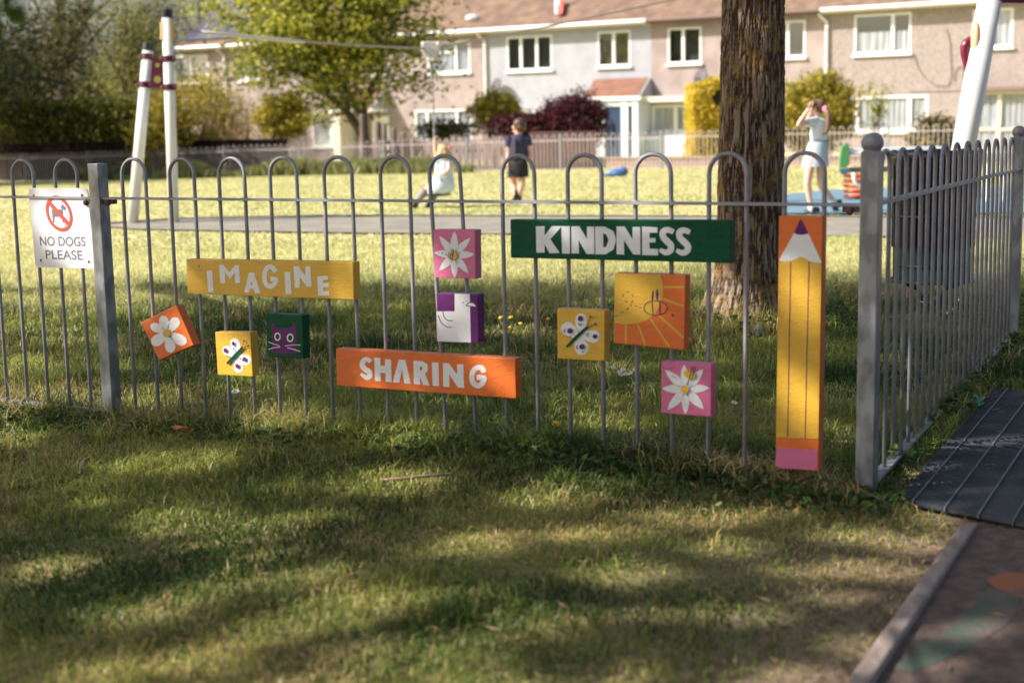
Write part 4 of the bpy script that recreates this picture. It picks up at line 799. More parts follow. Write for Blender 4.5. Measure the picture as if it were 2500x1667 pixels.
# satellite dishes
for cr,x,y,lab,sz in((cr2,1710,592,'dark satellite dish on the pale grey house beside the downpipe',.32),(cr3,1428,535,'brown satellite dish above the clipped golden hedge',.34)):
    s_,z_=hw(*cr(x,y),.35); c=W(s_,z_,.35); t=thing('satellite_dish',lab,'satellite dish',W(s_,z_,0)); nrm=(HN*.8+np.array([-.5,0,.35])); nrm/=np.linalg.norm(nrm); e1=np.cross(nrm,M3); e1/=np.linalg.norm(e1); e2=np.cross(e1,nrm)
    part('dish',MB().ell(c,(sz,sz*1.05,.05),18,8,X=e1,Y=e2,Z=nrm),mat('dark_dish',(.06,.05,.055),.6),t,True); part('arm',MB().tube([W(s_,z_-.1,0),c,c+nrm*.3-M3*.15],.02,6),M_black,t)
# roof vent and pennant
rv=at(*cr2(1552,132),50.); hA_roof=[c for c in hA.children if c.name.startswith('roof')][0]
def on_roof(cr,x,y):
    a,b,c=W(0,Z_E,.42),W(1,Z_E,.42),W(0,Z_R,-DEP/2); n_=np.cross(b-a,c-a); n_/=np.linalg.norm(n_); return onplane(*cr(x,y),a,n_)
p=on_roof(cr2,1552,140); part('roof_vent',MB().ell(p+M3*.08,(.3,.22,.15),14,8),M_upvc,hA_roof,True)
p=on_roof(cr3,462,100); pt=on_roof(cr3,470,0)
wk=thing('pennant','narrow red and pale pennant hanging in front of the roof ridge','pennant',p); q0=p+HN*.3
part('pennant_cloth',MB().prism([q0,q0+BU*.3,pt+BU*.42+HN*.5,pt+BU*.05+HN*.5],HN*.02),mat('red_cloth',(.8,.12,.09),.7),wk); part('pennant_stripe',MB().prism([q0-BU*.0+HN*.03,q0+BU*.1+HN*.03,pt+BU*.15+HN*.53,pt+BU*.05+HN*.53],HN*.02),mat('pale_cloth',(.7,.65,.75),.7),wk)
part('pennant_pole',MB().tube([p-M3*.3,pt+HN*.45+BU*.2+M3*1.5],.03,6),M_upvc,wk)
# ---------------------------------------------------------------- garden fences behind the bow topped fence
def behind(x,back): # photo x (px of 2500) -> point 'back' metres behind the far fence line
    d=ray(x,300); A=d[0]; Y_=(34+back+8.6*.574)/(1+.574*A); return np.array([A*Y_,Y_,0.]) 
M_oldw=mat('weathered_pale_timber',(.12,.09,.082),.9,(.24,.18,.165),5,stretch=(1,1,.3)); M_brf=mat('brown_stained_fence',(.06,.033,.032),.9,(.1,.055,.05),8,stretch=(1,1,.2))
pf=thing('picket_fence','weathered pale picket fence of uneven posts behind the far railings','fence',behind(940,.7))
tops=[(795,780),(900,825),(945,845),(1010,872),(1075,905),(1140,948),(1200,1035)]
for x,yt in tops:
    X_,Y_=cr2(x,yt); p=behind(X_,.6); t=at(X_,yt/2.8,p[1]); z0=gz(p[0],p[1]); part('picket',MB().tube([(p[0],p[1],z0-.1),(p[0],p[1],t[2]-.05),(p[0],p[1],t[2])],[.075,.075,.04],8),M_oldw,pf)
a=behind(cr2(770,0)[0],.8); b=behind(cr2(1800,0)[0],.8)
for z in(.55,.8): mb=MB(); mb.box((a+b)/2+M3*(z-.12),np.linalg.norm(b-a)/2,.03,.05,X=BU,Y=HN); part('fence_rail',mb,M_oldw,pf)
n=24
for i in range(n): p=a+(b-a)*(i+.5)/n; hh=.75+.25*rng.random(); part('fence_board',MB().box(p+M3*(hh/2-.2)+HN*.05,.085,.012,hh/2+.1,X=BU,Y=HN),M_oldw,pf)
def boardfence(name,label,x0,x1,back,h,m):
    a=behind(x0,back); b=behind(x1,back); L=np.linalg.norm(b-a); f=thing(name,label,'fence',(a+b)/2); n=int(L/.15); mb=MB()
    for i in range(n): p=a+(b-a)*(i+.5)/n; mb.box(p+M3*(h/2-.25),L/n/2*.9,.012,h/2+.25+.02*rng.random(),X=BU,Y=HN)
    part('boards',mb,m,f); mb=MB()
    for k in range(int(L/1.8)+1): p=a+(b-a)*min(1,k*1.8/L); mb.box(p+M3*(h/2-.2)-HN*.05,.05,.04,h/2+.25,X=BU,Y=HN)
    part('fence_posts',mb,m,f); part('capping_rail',MB().box((a+b)/2+M3*(h+.03),L/2,.03,.03,X=BU,Y=HN),m,f); return f
boardfence('board_fence','low brown boarded garden fence in front of the dark red shrub',cr3(265,0)[0],cr3(715,0)[0],.7,.86,M_brf)
boardfence('board_fence','dark boarded fence in the shade behind the far railings at the left',-60,700,1.2,.8,mat('shaded_brown_fence',(.010,.007,.006),.95,(.016,.011,.009),6,spec=.02))  # near-black boards: the shade at the left is put into their colour
a=behind(cr3(715,0)[0],1.); b=behind(2620,1.); mb=MB().box((a+b)/2-M3*.1,np.linalg.norm(b-a)/2,.1,.27,X=BU,Y=HN); mb.box((a+b)/2+M3*.2,np.linalg.norm(b-a)/2+.01,.13,.03,X=BU,Y=HN)
tag(link('garden_wall',mb.mesh('garden_wall',mat('pink_brick_wall',(.27,.19,.16),.95,(.36,.27,.23),12))),'low pinkish garden wall behind the far railings','wall')
# ---------------------------------------------------------------- trees and shrubs
M_bark=mat('branch_bark',(.06,.045,.035),.95,(.12,.09,.07),12)
def ell_points(n,c,r,seed,shell=.55,minz=None):
    q=np.random.default_rng(seed); d=q.normal(size=(n,3)); d/=np.linalg.norm(d,axis=1)[:,None]; rad=(shell+(1-shell)*q.uniform(0,1,n))[:,None]
    bump=1+.18*np.sin(d[:,:1]*7+seed)*np.cos(d[:,2:]*6+seed*2)+.1*np.sin(d[:,1:2]*13+seed)
    P=np.array(c)+d*rad*np.array(r)*bump
    if minz is not None: P[:,2]=np.maximum(P[:,2],minz+.05*q.uniform(0,1,n))
    return P
def clump_leaves(name,centres,per,spread,size,m,seed,parent,flat=0,droop=0,asp=.6,drop=None):
    q=np.random.default_rng(seed+100); n=len(centres)*per; C_=np.repeat(centres,per,0); o=q.normal(size=(n,3))*np.array(spread); P=C_+o
    if droop: P[:,2]-=droop*(o[:,0]**2+o[:,1]**2)/np.array(spread[0])**2*spread[2]
    tint=np.repeat(q.uniform(-.22,.22,len(centres)),per); rn=np.clip(q.uniform(.1,.9,n)+tint,0,1)
    if drop is not None: k=~drop(P); P,rn=P[k],rn[k]
    o=link(name,leaves_mesh(name,P,size,m,rnd=rn,flat=flat,seed=seed,asp=asp),parent); return o
G_gold=leafmat('golden_green_leaf',[(0,(.10,.11,.02)),(.45,(.36,.31,.045)),(1,(.66,.5,.09))],.5)
G_maple=leafmat('maple_leaf',[(0,(.045,.07,.012)),(.45,(.22,.25,.032)),(1,(.62,.56,.085))],.5)
G_dark=leafmat('dark_leaf',[(0,(.018,.026,.01)),(.7,(.06,.07,.02)),(1,(.3,.22,.05))],.35)
G_brown=leafmat('brown_green_leaf',[(0,(.04,.05,.018)),(.5,(.16,.18,.045)),(1,(.45,.38,.10))],.4)
G_hedge=leafmat('hedge_leaf',[(0,(.05,.065,.01)),(.5,(.15,.17,.025)),(1,(.36,.36,.06))],.35)
G_red=leafmat('dark_red_leaf',[(0,(.02,.004,.006)),(.7,(.06,.010,.016)),(1,(.16,.02,.03))],.3)
G_con=leafmat('golden_conifer',[(0,(.42,.33,.02)),(.5,(.68,.52,.05)),(1,(.85,.66,.12))],.35)
G_var=leafmat('variegated_leaf',[(0,(.03,.04,.02)),(.5,(.15,.13,.05)),(1,(.5,.4,.2))],.35)
G_shade=leafmat('street_tree_leaf',[(0,(.04,.06,.02)),(1,(.12,.15,.04))],.45)
def shrub(name,label,cat,c,r,n,per,spread,size,m,seed,stems=7,group=None,shell=.6,flat=0,asp=.6,inner=None):
    c=np.array(c,float); base=np.array([c[0],c[1],float(gz(c[0],c[1]))]); t=thing(name,label,cat,base,group)
    cen=ell_points(n,c,r,seed,shell,minz=base[2]+.05); clump_leaves('foliage',cen,per,spread,size,m,seed,t,flat=flat,asp=asp)
    mb=MB(); q=np.random.default_rng(seed)
    for k in range(stems):
        e=cen[q.integers(len(cen))]; mid=(base+e)/2+q.normal(0,.1,3)*r[0]*.3; mb.tube([base+q.normal(0,.08,3)*[1,1,0],mid,e],[.035,.022,.008],5)
    part('stem',mb,M_bark,t); return t
def tree(label,base,trunk_r,hh,c,r,n,per,spread,size,m,seed,limbs=16,group=None,name='tree',cat='tree',shell=.35,limbpts=None,bark=None,droop=0,flat=0,asp=.6,drop=None):
    base=np.array(base,float); c=np.array(c,float); t=thing(name,label,cat,base,group); cen=ell_points(n,c,r,seed,shell); clump_leaves('crown',cen,per,spread,size,m,seed,t,droop=droop,flat=flat,asp=asp,drop=drop)
    q=np.random.default_rng(seed); mb=MB(); fork=base+M3*hh+np.array([q.normal(0,.1),0,0]); 
    if limbpts is None: mb.tube([base-M3*.1,base+M3*hh*.5+q.normal(0,.05,3),fork],[trunk_r*1.2,trunk_r,trunk_r*.85],9)
    else:
        for lp,rr in limbpts: mb.tube(lp,rr,8)
        fork=limbpts[0][0][-1]
    for k in range(limbs):
        e=cen[q.integers(len(cen))]; st=fork if limbpts is None else limbpts[k%len(limbpts)][0][-1]; mid=st+(e-st)*.5+q.normal(0,.12,3)*np.array(r)*.4+M3*.1*r[2]; R_=trunk_r*.45; mb.tube([st,mid,e],[R_,R_*.55,R_*.15],6)
        for j in range(2):
            e2=cen[q.integers(len(cen))]; 
            if np.linalg.norm(e2-mid)<np.mean(r)*.9: mb.tube([mid,(mid+e2)/2+q.normal(0,.05,3),e2],[R_*.4,R_*.25,R_*.08],5)
    part('trunk',mb,bark or M_bark,t,True); return t
def D(x,y,Y): return at(x*KD,y*KD,Y)
# garden maple
Ym=44.5; ml=[([D(843,352,Ym),D(838,318,Ym),D(800,262,Ym),D(765,228,Ym),D(738,190,Ym)],[.17,.15,.12,.1,.08]),([D(838,318,Ym),D(834,262,Ym),D(852,205,Ym),D(880,150,Ym)],[.14,.12,.1,.07]),([D(800,262,Ym),D(792,215,Ym),D(800,160,Ym)],[.1,.08,.06]),([D(834,270,Ym),D(800,230,Ym-.3),D(770,150,Ym)],[.09,.08,.05])]
tree('yellow green garden tree with forked dark trunk before the pink house',D(843,352,Ym)*[1,1,0]+[0,0,-.3],.16,1.2,D(762,52,Ym),(3.75,2.6,2.95),520,46,(.38,.38,.12),.175,G_maple,21,limbs=26,limbpts=ml,name='garden_tree',shell=.3,droop=.5,flat=.45)
# tall trees at the left
g_='tall trees behind the hedge at the left'
tree('dense dark leaved tree at the left edge of the photo, hanging over the hedge',D(-20,400,51)*[1,1,0]+[0,0,-.4],.3,3,D(8,165,51),(3.2,3.,3.4),290,50,(.4,.4,.32),.13,G_dark,31,limbs=20,group=g_)
tree('half bare tree with thin upright twigs, second tree from the left',D(150,400,56)*[1,1,0]+[0,0,-.4],.22,3.6,D(165,70,56),(2.6,2.5,4.2),150,34,(.4,.4,.4),.12,G_brown,32,limbs=46,group=g_,shell=.1)
tree('brownish green tree with thin branches behind the leaning white posts',D(300,400,60)*[1,1,0]+[0,0,-.4],.22,3.4,D(300,105,60),(2.7,2.5,4.0),190,38,(.45,.45,.4),.13,G_brown,33,limbs=36,group=g_,shell=.15)
tree('darker green tree just left of the roof with the solar panels',D(350,400,66)*[1,1,0]+[0,0,-.4],.22,3.6,D(345,90,66),(1.5,2,3.6),120,50,(.4,.4,.4),.13,G_dark,34,limbs=16,group=g_,shell=.3)
tree('pale far tree showing above the end of the roof',D(455,200,84)*[1,1,0]+[0,0,-.4],.22,4,D(450,22,84),(2.2,2,2.0),45,36,(.45,.45,.35),.14,G_brown,35,limbs=12,group=g_)
tree('tall dark tree filling the corner above the left end of the hedge',D(70,380,64)*[1,1,0]+[0,0,-.4],.3,3,D(75,240,64),(4.4,2.5,2.6),330,40,(.5,.5,.4),.17,G_dark,36,limbs=12,group=g_)
tree('low shaded tree between the hedge and the leaning posts',D(240,380,70)*[1,1,0]+[0,0,-.4],.25,2,D(250,225,70),(4.2,2.5,2.0),220,40,(.5,.5,.4),.17,G_brown,37,limbs=12,group=g_)
# clipped hedge with a sunlit top
ha,hb=D(-60,300,52),D(352,300,50); ha[2]=hb[2]=0; zt1=D(150,238,50.5)[2]; n=23000; q=np.random.default_rng(41); u=q.uniform(0,1,n); Pc=ha+(hb-ha)*u[:,None]; dd=q.uniform(-.8,.8,n); zz=-.4+(zt1+.4)*q.uniform(0,1,n)**.8
f_=q.uniform(0,1,n); dd=np.where(f_<.45,-.8+.12*q.normal(size=n),dd); zz=np.where(f_>.6,zt1+.05*q.normal(size=n),zz); Pc[:,1]+=dd; Pc[:,2]=zz
hd=thing('hedge','long clipped hedge with a sunlit flat top below the tall trees at the left','hedge',(ha+hb)/2+[0,0,-.3]); link('foliage',leaves_mesh('foliage',Pc,.13,G_hedge,seed=42),hd)
mb=MB(); mb.box((ha+hb)/2+M3*(zt1/2-.2),np.linalg.norm(hb-ha)/2,.62,zt1/2+.1,X=(hb-ha)/np.linalg.norm(hb-ha),Y=np.cross(M3,(hb-ha)/np.linalg.norm(hb-ha))); part('dark_hedge_core',mb,mat('dark_twigs',(.015,.013,.009),1),hd)
# shrubs
def sh(name,label,cx,cy,rx,ry,Y,dens,size,m,seed,cat='shrub',per=34,**k):
    s=Y/3266; c=D(cx,cy,Y); r=(rx*s,rx*s*.8,ry*s); return shrub(name,label,cat,c,r,dens,per,(.16*rx*s,.16*rx*s,.14*ry*s),size,m,seed,**k)
b1=sh('bamboo_shrub','large golden bamboo like shrub behind the leaning white posts',455,282,114,108,47.5,230,.17,G_gold,51,per=40,asp=.3)
q=np.random.default_rng(5); mb=MB()
for k in range(70):
    x=q.uniform(390,590); b=D(x*.6+480*.4,395,46.3); b[2]=-.3; t=D(x,q.uniform(200,330),46.3); mb.tube([b,(b+t)/2+q.normal(0,.05,3),t],[.022,.018,.008],4)
part('canes',mb,mat('dry_cane',(.34,.22,.11),.7),b1)
sh('golden_shrub','golden leaved low shrub left of the bamboo with branches spilling over the railings',375,325,75,92,46.0,120,.17,G_gold,52,per=40,shell=.4)
sh('round_shrub','rounded shrub with golden top and dark base beside the metal arch',652,268,60,48,46,150,.12,G_gold,53,per=46)
sh('low_shrub','low mixed green shrubs under the ground floor window of the pink house',1035,300,95,28,44.5,90,.10,G_dark,54,per=26,shell=.3)
sh('yellow_shrub','yellow green leafy shrub under the pale downpipe',1138,255,54,42,44,100,.12,G_gold,55,per=44)
sh('red_shrub','deep red shrub below the yellow green shrub, behind the boy',1190,290,78,26,42,110,.10,G_red,56,per=40)
sh('red_shrub','large domed dark maroon shrub in front of the blue porch door',1315,280,72,55,42,260,.09,G_red,57,per=60,shell=.75)
sh('golden_shrub','bushy golden green shrub right of the tree trunk, behind the standing girl',1875,258,88,82,39,220,.13,G_gold,58,per=46)
sh('variegated_shrub','small cream and green speckled shrub in front of the right hand house',2147,325,56,52,38,150,.10,G_var,59,per=40)
sh('thin_shrub','thin sprays of leaves left of the lower curtained window',2015,250,40,60,40,26,.10,G_maple,60,per=16,shell=.1)
# clipped golden conifer hedge (two blocks)
ch=thing('golden_hedge','bright golden clipped conifer hedge left of the tree trunk','hedge',D(1630,360,38)*[1,1,0]); q=np.random.default_rng(61); n=16000; a=D(1590,192,38); b=D(1700,360,38); z0,z1=-.3,a[2]; xs=a[0]+(b[0]-a[0])*q.uniform(0,1,n); ys=38+q.uniform(0,1.2,n); zs=q.uniform(z0,z1,n); f_=q.uniform(0,1,n)
ys=np.where(f_<.6,38+.06*q.normal(size=n)+.12*np.sin(zs*5+xs*4),ys); xs=np.where((f_>.6)&(f_<.75),a[0]+.05*q.normal(size=n),xs); zs=np.where(f_>.85,z1+.08*np.sin(xs*6)+.04*q.normal(size=n),zs)
hole=((xs-D(1660,225,38)[0])**2+(zs-D(1660,225,38)[2])**2*1.6)<.09; k=~hole
link('foliage',leaves_mesh('foliage',np.stack([xs,ys,zs],-1)[k],.1,G_con,seed=62,asp=.4),ch); part('dark_hedge_core',MB().box(((a[0]+b[0])/2,38.6,(z0+z1)/2),(b[0]-a[0])/2-.08,.42,(z1-z0)/2-.08),mat('twig_shadow',(.04,.035,.01),1),ch)  # solid dark box, its colour standing for the shadow among the twigs
# metal hoop arch in the garden
ga=thing('garden_arch','pale metal garden arch beside the rounded shrub','garden arch',D(590,350,47)*[1,1,0]); c_=crop(250,250,4.276)
part('hoop',MB().tube([at(*c_(x,y),46.5) for x,y in((1525,420),(1525,230),(1560,190),(1640,178),(1760,178),(1800,230),(1800,420))],.05,8),M_upvc,ga,True)
part('cross_bar',MB().tube([at(*c_(1525,300),46.5),at(*c_(1800,300),46.5)],.02,6),M_upvc,ga)
# ---------------------------------------------------------------- the big trunk
tb=TREE.copy(); cT=lambda y:None
prof=[(-.05,.27),(0.0,.245),(.06,.225),(.14,.196),(.25,.177),(.4,.166),(.7,.160),(1.1,.152),(1.6,.144),(2.2,.142),(3.0,.14),(3.8,.135)]
ax_top=at(1733*KD,0,tb[1]); ax_mid=at(1726*KD,450*KD,tb[1]); nt_,nz_=440,620
th=np.linspace(0,2*np.pi,nt_,endpoint=False); zz=np.concatenate([np.linspace(-.05,2.3,520),np.linspace(2.32,3.8,100)]); T_,Z_=np.meshgrid(th,zz)
rad=np.interp(Z_,[p[0] for p in prof],[p[1] for p in prof]); base_w=np.clip(1-Z_/.42,0,1)**1.6
rad=rad+base_w*(.085*np.maximum(0,np.cos(T_-math.radians(188)))**3+.05*np.maximum(0,np.cos(T_-math.radians(250)))**4+.03*np.maximum(0,np.cos(T_-math.radians(335)))**3-.02)
rad+=.010*np.sin(2*T_+1.3*Z_)+.012*(fbm(np.cos(T_)*3+5,Z_*3+np.sin(T_)*3,1.2,3)-.5)
def pn(T,Z,fu,fz,s):   # periodic noise
    a=vnoise(np.cos(T)*fu,Z*fz+np.sin(T)*fu*1.0,1.,s); return a
r1=1-np.abs(2*pn(T_,Z_,9,7,1)-1); r2=1-np.abs(2*vnoise(T_/(2*np.pi)*84,Z_*13+2*pn(T_,Z_,4,3,9),1.,5)-1); r3=1-np.abs(2*vnoise(T_/(2*np.pi)*170,Z_*42,1.,6)-1)
bark=.35*r1+.45*r2+.2*r3; rad=rad-.008*np.clip(bark-.45,0,1)*2+.004*(vnoise(T_/(2*np.pi)*200,Z_*60,1.,8)-.5)
cxz=np.interp(Z_,[0,1.0,2.2,3.8],[tb[0],at(1728*KD,330*KD,tb[1])[0],ax_top[0],ax_top[0]+.03]); X_=cxz+rad*np.cos(T_); Y_=tb[1]+.02+rad*np.sin(T_)
Vt=np.stack([X_,Y_,Z_],-1).reshape(-1,3); id_=np.arange(nt_*len(zz)).reshape(len(zz),nt_); Fq=np.stack([id_[:-1],np.roll(id_[:-1],-1,1),np.roll(id_[1:],-1,1),id_[1:]],-1).reshape(-1,4)
def bark_mat():
    m,nt,b=new_mat('rough_bark'); b.inputs['Roughness'].default_value=.95; b.inputs['Specular IOR Level'].default_value=.15; L=nt.links.new; tc=N(nt,'ShaderNodeTexCoord')
    a=N(nt,'ShaderNodeAttribute'); a.attribute_name='rnd'; mp=N(nt,'ShaderNodeMapping'); mp.inputs['Scale'].default_value=(1,1,.3); L(tc.outputs['Object'],mp.inputs[0])
    n1=N(nt,'ShaderNodeTexNoise'); n1.inputs['Scale'].default_value=60; n1.inputs['Detail'].default_value=8; n1.inputs['Roughness'].default_value=.7; L(mp.outputs[0],n1.inputs['Vector'])
    ad=N(nt,'ShaderNodeMath',operation='MULTIPLY_ADD'); ad.inputs[1].default_value=.9; L(n1.outputs['Fac'],ad.inputs[0]); L(a.outputs['Fac'],ad.inputs[2])
    r=N(nt,'ShaderNodeValToRGB'); r.color_ramp.elements[0].position=.6; r.color_ramp.elements[0].color=(.33,.25,.19,1); r.color_ramp.elements[1].position=1.15 if False else 1.0; r.color_ramp.elements[1].color=(.06,.038,.025,1)
    L(ad.outputs[0],r.inputs[0])
    n2=N(nt,'ShaderNodeTexNoise'); n2.inputs['Scale'].default_value=7; n2.inputs['Detail'].default_value=12; n2.inputs['Roughness'].default_value=.85; L(tc.outputs['Object'],n2.inputs['Vector'])
    r2=N(nt,'ShaderNodeValToRGB'); r2.color_ramp.elements[0].position=.50; r2.color_ramp.elements[0].color=(0,0,0,1); r2.color_ramp.elements[1].position=.62; r2.color_ramp.elements[1].color=(.85,.85,.85,1); L(n2.outputs['Fac'],r2.inputs[0])
    mx=N(nt,'ShaderNodeMix',data_type='RGBA'); L(r2.outputs[0],mx.inputs[0]); L(r.outputs[0],mx.inputs[6]); mx.inputs[7].default_value=(.36,.21,.06,1); L(mx.outputs[2],b.inputs['Base Color'])
    bp=N(nt,'ShaderNodeBump'); bp.inputs['Strength'].default_value=.8; bp.inputs['Distance'].default_value=.008; L(n1.outputs['Fac'],bp.inputs['Height']); L(bp.outputs[0],b.inputs['Normal']); return m
M_tb=bark_mat()
bt=thing('street_tree','large tree with thick rough bark and orange lichen just behind the painted fence','tree',tb)
o=link('trunk',np_mesh('trunk',Vt,[Fq],M_tb,attr=np.clip((.5-bark).ravel()*1.1+.35,0,1)*-1+.62,smooth=True),bt)
top=np.array([ax_top[0]+.03,tb[1]+.02,3.7]); cen=ell_points(230,top+[.6,.3,2.9],(3.2,2.9,2.3),71,.3); clump_leaves('crown',cen,46,(.42,.42,.3),.1,G_shade,72,bt)
q=np.random.default_rng(73); mb=MB()
for k in range(16):
    e=cen[q.integers(len(cen))]; mid=top+(e-top)*.5+M3*.4; mb.tube([top-M3*.25,mid,e],[.1,.055,.01],7)
part('limbs',mb,M_bark,bt,True)
# two trees standing left of the picture whose crowns shade the fence and the foreground
GAP=[]   # leaves cut from the shade crowns so chosen sun patches fall on these places
for x,y,rx,ry in((90,925,150,38),(345,925,90,30),(700,975,120,26),(960,1012,130,22),(20,1010,80,25),(400,1068,190,26),(900,1105,170,26),(420,1185,110,36),(830,1385,190,34),(560,1270,90,22),(930,1520,190,50),(1240,1415,120,20),(1430,1310,110,25),
  (1600,1182,160,18),(1270,1140,130,16),(1950,1300,190,18),(2010,1480,110,22),(1650,1545,260,28),(2250,1455,130,18),(2180,1550,140,25),(2200,1030,90,12),(1735,745,75,28),(1390,960,80,40),(1010,880,70,25),(190,770,80,22),(60,840,60,18),(560,880,70,22),(1180,760,70,14),(2100,1240,90,12),(1930,1000,50,25),(300,1400,110,22),(130,1290,90,20),(1100,1230,80,14),(660,1320,90,18),(480,1500,100,26),(1010,1470,100,18),(700,1190,110,12),(200,1130,90,14),(1330,1220,80,10),(1700,1400,120,14),(250,1540,120,20)):
    p=gp(x*KD,y*KD); p2=gp(x*KD,(y-ry)*KD); GAP.append((p,rx*KD/3472*p[1],abs(p2[1]-p[1])))
for x,y,rx,rz in((1835,680,.13,.05),(1840,905,.14,.06),(240,690,.05,.07),(250,880,.05,.06),(1165,880,.09,.09),(190,590,.06,.05),(130,525,.26,.2),(95,470,.05,.05),(1470,690,.06,.05),(505,800,.05,.09),(430,640,.05,.05),(1590,900,.04,.05),(2000,720,.05,.06),(2000,950,.05,.05)):
    p=onplane(x*KD,y*KD,plane_of(.05),FN); GAP.append((p,rx,rz))
for x,y,rx,rz in((1680,650,.10,.10),(1745,60,.08,.10),(1700,120,.06,.08)): GAP.append((at(x*KD,y*KD,TREE[1]-.17),rx,rz))
_q=np.random.default_rng(8)
for _ in range(95):
    y_=_q.uniform(2.3,9.0); GAP.append((np.array([_q.uniform(-.36,.36)*y_,y_,0]),_q.uniform(.03,.15),_q.uniform(.01,.06)))
SH3=np.array([sdir[0],sdir[1]]); SP=np.array([-sdir[1],sdir[0]])
def gaps(P):
    k=np.zeros(len(P),bool); cot=1/math.tan(SUN_EL); wob=.25*np.sin(P[:,0]*5.1)+.25*np.sin(P[:,1]*6.3+P[:,2]*4)
    for c,rx,ry in GAP:
        sh_=P[:,:2]-SH3*((P[:,2]-c[2])*cot)[:,None]-c[:2]; a=sh_@SH3; b=sh_@SP; g_=1.08 if c[2]<.02 else .8; e_=.04 if c[2]<.02 else .03; k|=((a/(rx*g_+e_))**2+(b/(ry*g_+e_))**2)<(1+wob)
    return k
SH=[('leafy tree left of the camera whose crown shades the foreground lawn',(-9.2,2.6),(-7.7,3.3,6.3),(3.6,4.0,2.1),1050,81,.16),('leafy tree just behind the camera on the left that shades the painted path',(-5.2,.2),(-4.7,2.1,6.0),(2.3,2.5,1.7),440,85,.15),('leafy tree left of the fence whose crown shades the tree trunk',(-6.6,8.8),(-5.7,6.55,5.6),(3.0,1.75,1.7),420,82,.16)]
for lab,b_,c_,r_,n_,sd,tr_ in SH:
    tree(lab,(b_[0],b_[1],0),tr_,3.2,c_,r_,n_,60,(.33,.33,.2),.11,G_shade,sd,limbs=5,group='trees off the left edge that shade the grass',shell=.25,drop=gaps)
tree('broad tree beyond the left edge that shades the far railings',(-23,42,0),.3,3,(-21.5,43,5.0),(6.5,6,4.6),760,40,(.6,.6,.45),.26,G_shade,83,limbs=10,shell=.2)
tree('unseen tree added behind the camera, crown blocking sky light over the foreground lawn',(1.5,-2.6,0),.26,4.6,(2.4,1.8,7.6),(5.0,5.6,1.9),560,50,(.42,.42,.26),.14,G_shade,84,limbs=16,shell=.2)  # unseen crown added to cut the skylight on the near grass
tw=[o for o in COL.objects if o.get('label')==SH[0][0]][0]
tp=D(28,22,1.9); mb=MB(); mb.tube([tp+[-1.6,.6,1.2],tp+[-.5,.2,.3],tp+[-.02,0,.05],tp+[.02,0,-.01]],[.012,.007,.003,.002],6); part('hanging_twig',mb,M_bark,tw)
link('hanging_leaves',leaves_mesh('hanging_leaves',np.array([D(x,y,1.9) for x,y in((8,8),(32,34),(44,46),(22,26),(-5,20),(14,0))]),.035,leafmat('near_leaf',[(0,(.05,.11,.015)),(1,(.1,.17,.02))],.4),seed=9,asp=.6),tw)
# ---------------------------------------------------------------- people
M_skin=mat('skin',(.58,.33,.24),.5,(.64,.38,.29),8); M_lskin=mat('fair_skin',(.66,.42,.33),.5,(.7,.47,.38),8)
M_tee=mat('pale_blue_cotton',(.5,.62,.68),.85,(.58,.68,.73),25,bump=.4,bscale=80); M_den=mat('light_blue_denim',(.34,.43,.55),.85,(.42,.51,.62),30,bump=.4,bscale=90); M_dress=mat('pale_blue_dress',(.48,.58,.70),.85,(.56,.66,.76),22,bump=.4,bscale=70)
M_navy=mat('navy_shirt',(.02,.022,.06),.8,(.035,.035,.08),14,bump=.3); M_short=mat('black_shorts',(.009,.009,.012),.85,(.018,.018,.022),14); M_shoe=mat('black_shoe',(.012,.012,.014),.4); M_sock=mat('white_sock',(.75,.74,.74),.9); M_bsock=mat('black_sock',(.012,.02,.016),.9)
M_hbr=mat('brown_hair',(.10,.055,.03),.5,(.22,.12,.06),60,stretch=(1,1,.15)); M_hbl=mat('blonde_hair',(.42,.27,.12),.45,(.6,.42,.22),60,stretch=(1,1,.15)); M_hdk=mat('dark_brown_hair',(.035,.02,.013),.55,(.09,.05,.03),60); M_bob=mat('pink_bobble',(.75,.25,.38),.7); M_tights=mat('grey_tights',(.22,.2,.22),.8); M_eye=mat('eye_dark',(.02,.015,.012),.2)
def skin(name,nodes,edges,root,m,parent,extra=None,sub=1):
    """one continuous skinned surface; nodes: key->(pos,(rx,ry) or r)"""
    ks=list(nodes); me=bpy.data.meshes.new('s'); me.from_pydata([tuple(map(float,nodes[k][0])) for k in ks],[(ks.index(a),ks.index(b)) for a,b in edges],[]); ob=bpy.data.objects.new('s',me); COL.objects.link(ob)
    md=ob.modifiers.new('k','SKIN'); md.use_smooth_shade=True; lay=me.skin_vertices[0] if len(me.skin_vertices) else None
    if lay is None:
        bpy.context.view_layer.objects.active=ob; bpy.context.view_layer.update(); lay=me.skin_vertices[0]
    for i,k in enumerate(ks):
        r_=nodes[k][1]; lay.data[i].radius=r_ if hasattr(r_,'__len__') else (r_,r_); lay.data[i].use_root=(k==root)
    sb=ob.modifiers.new('u','SUBSURF'); sb.levels=sub+1; sb.render_levels=sub+1
    dg=bpy.context.evaluated_depsgraph_get(); dg.update(); me2=bpy.data.meshes.new_from_object(ob.evaluated_get(dg)); bpy.data.objects.remove(ob)
    if extra is not None:
        bm=bmesh.new(); bm.from_mesh(me2); t=extra.mesh('x',m,True); bm.from_mesh(t); bm.to_mesh(me2); bm.free(); bpy.data.meshes.remove(t)
    me2.materials.clear(); me2.materials.append(m); me2.polygons.foreach_set('use_smooth',[True]*len(me2.polygons)); me2.name=name
    return link(name,me2,parent)
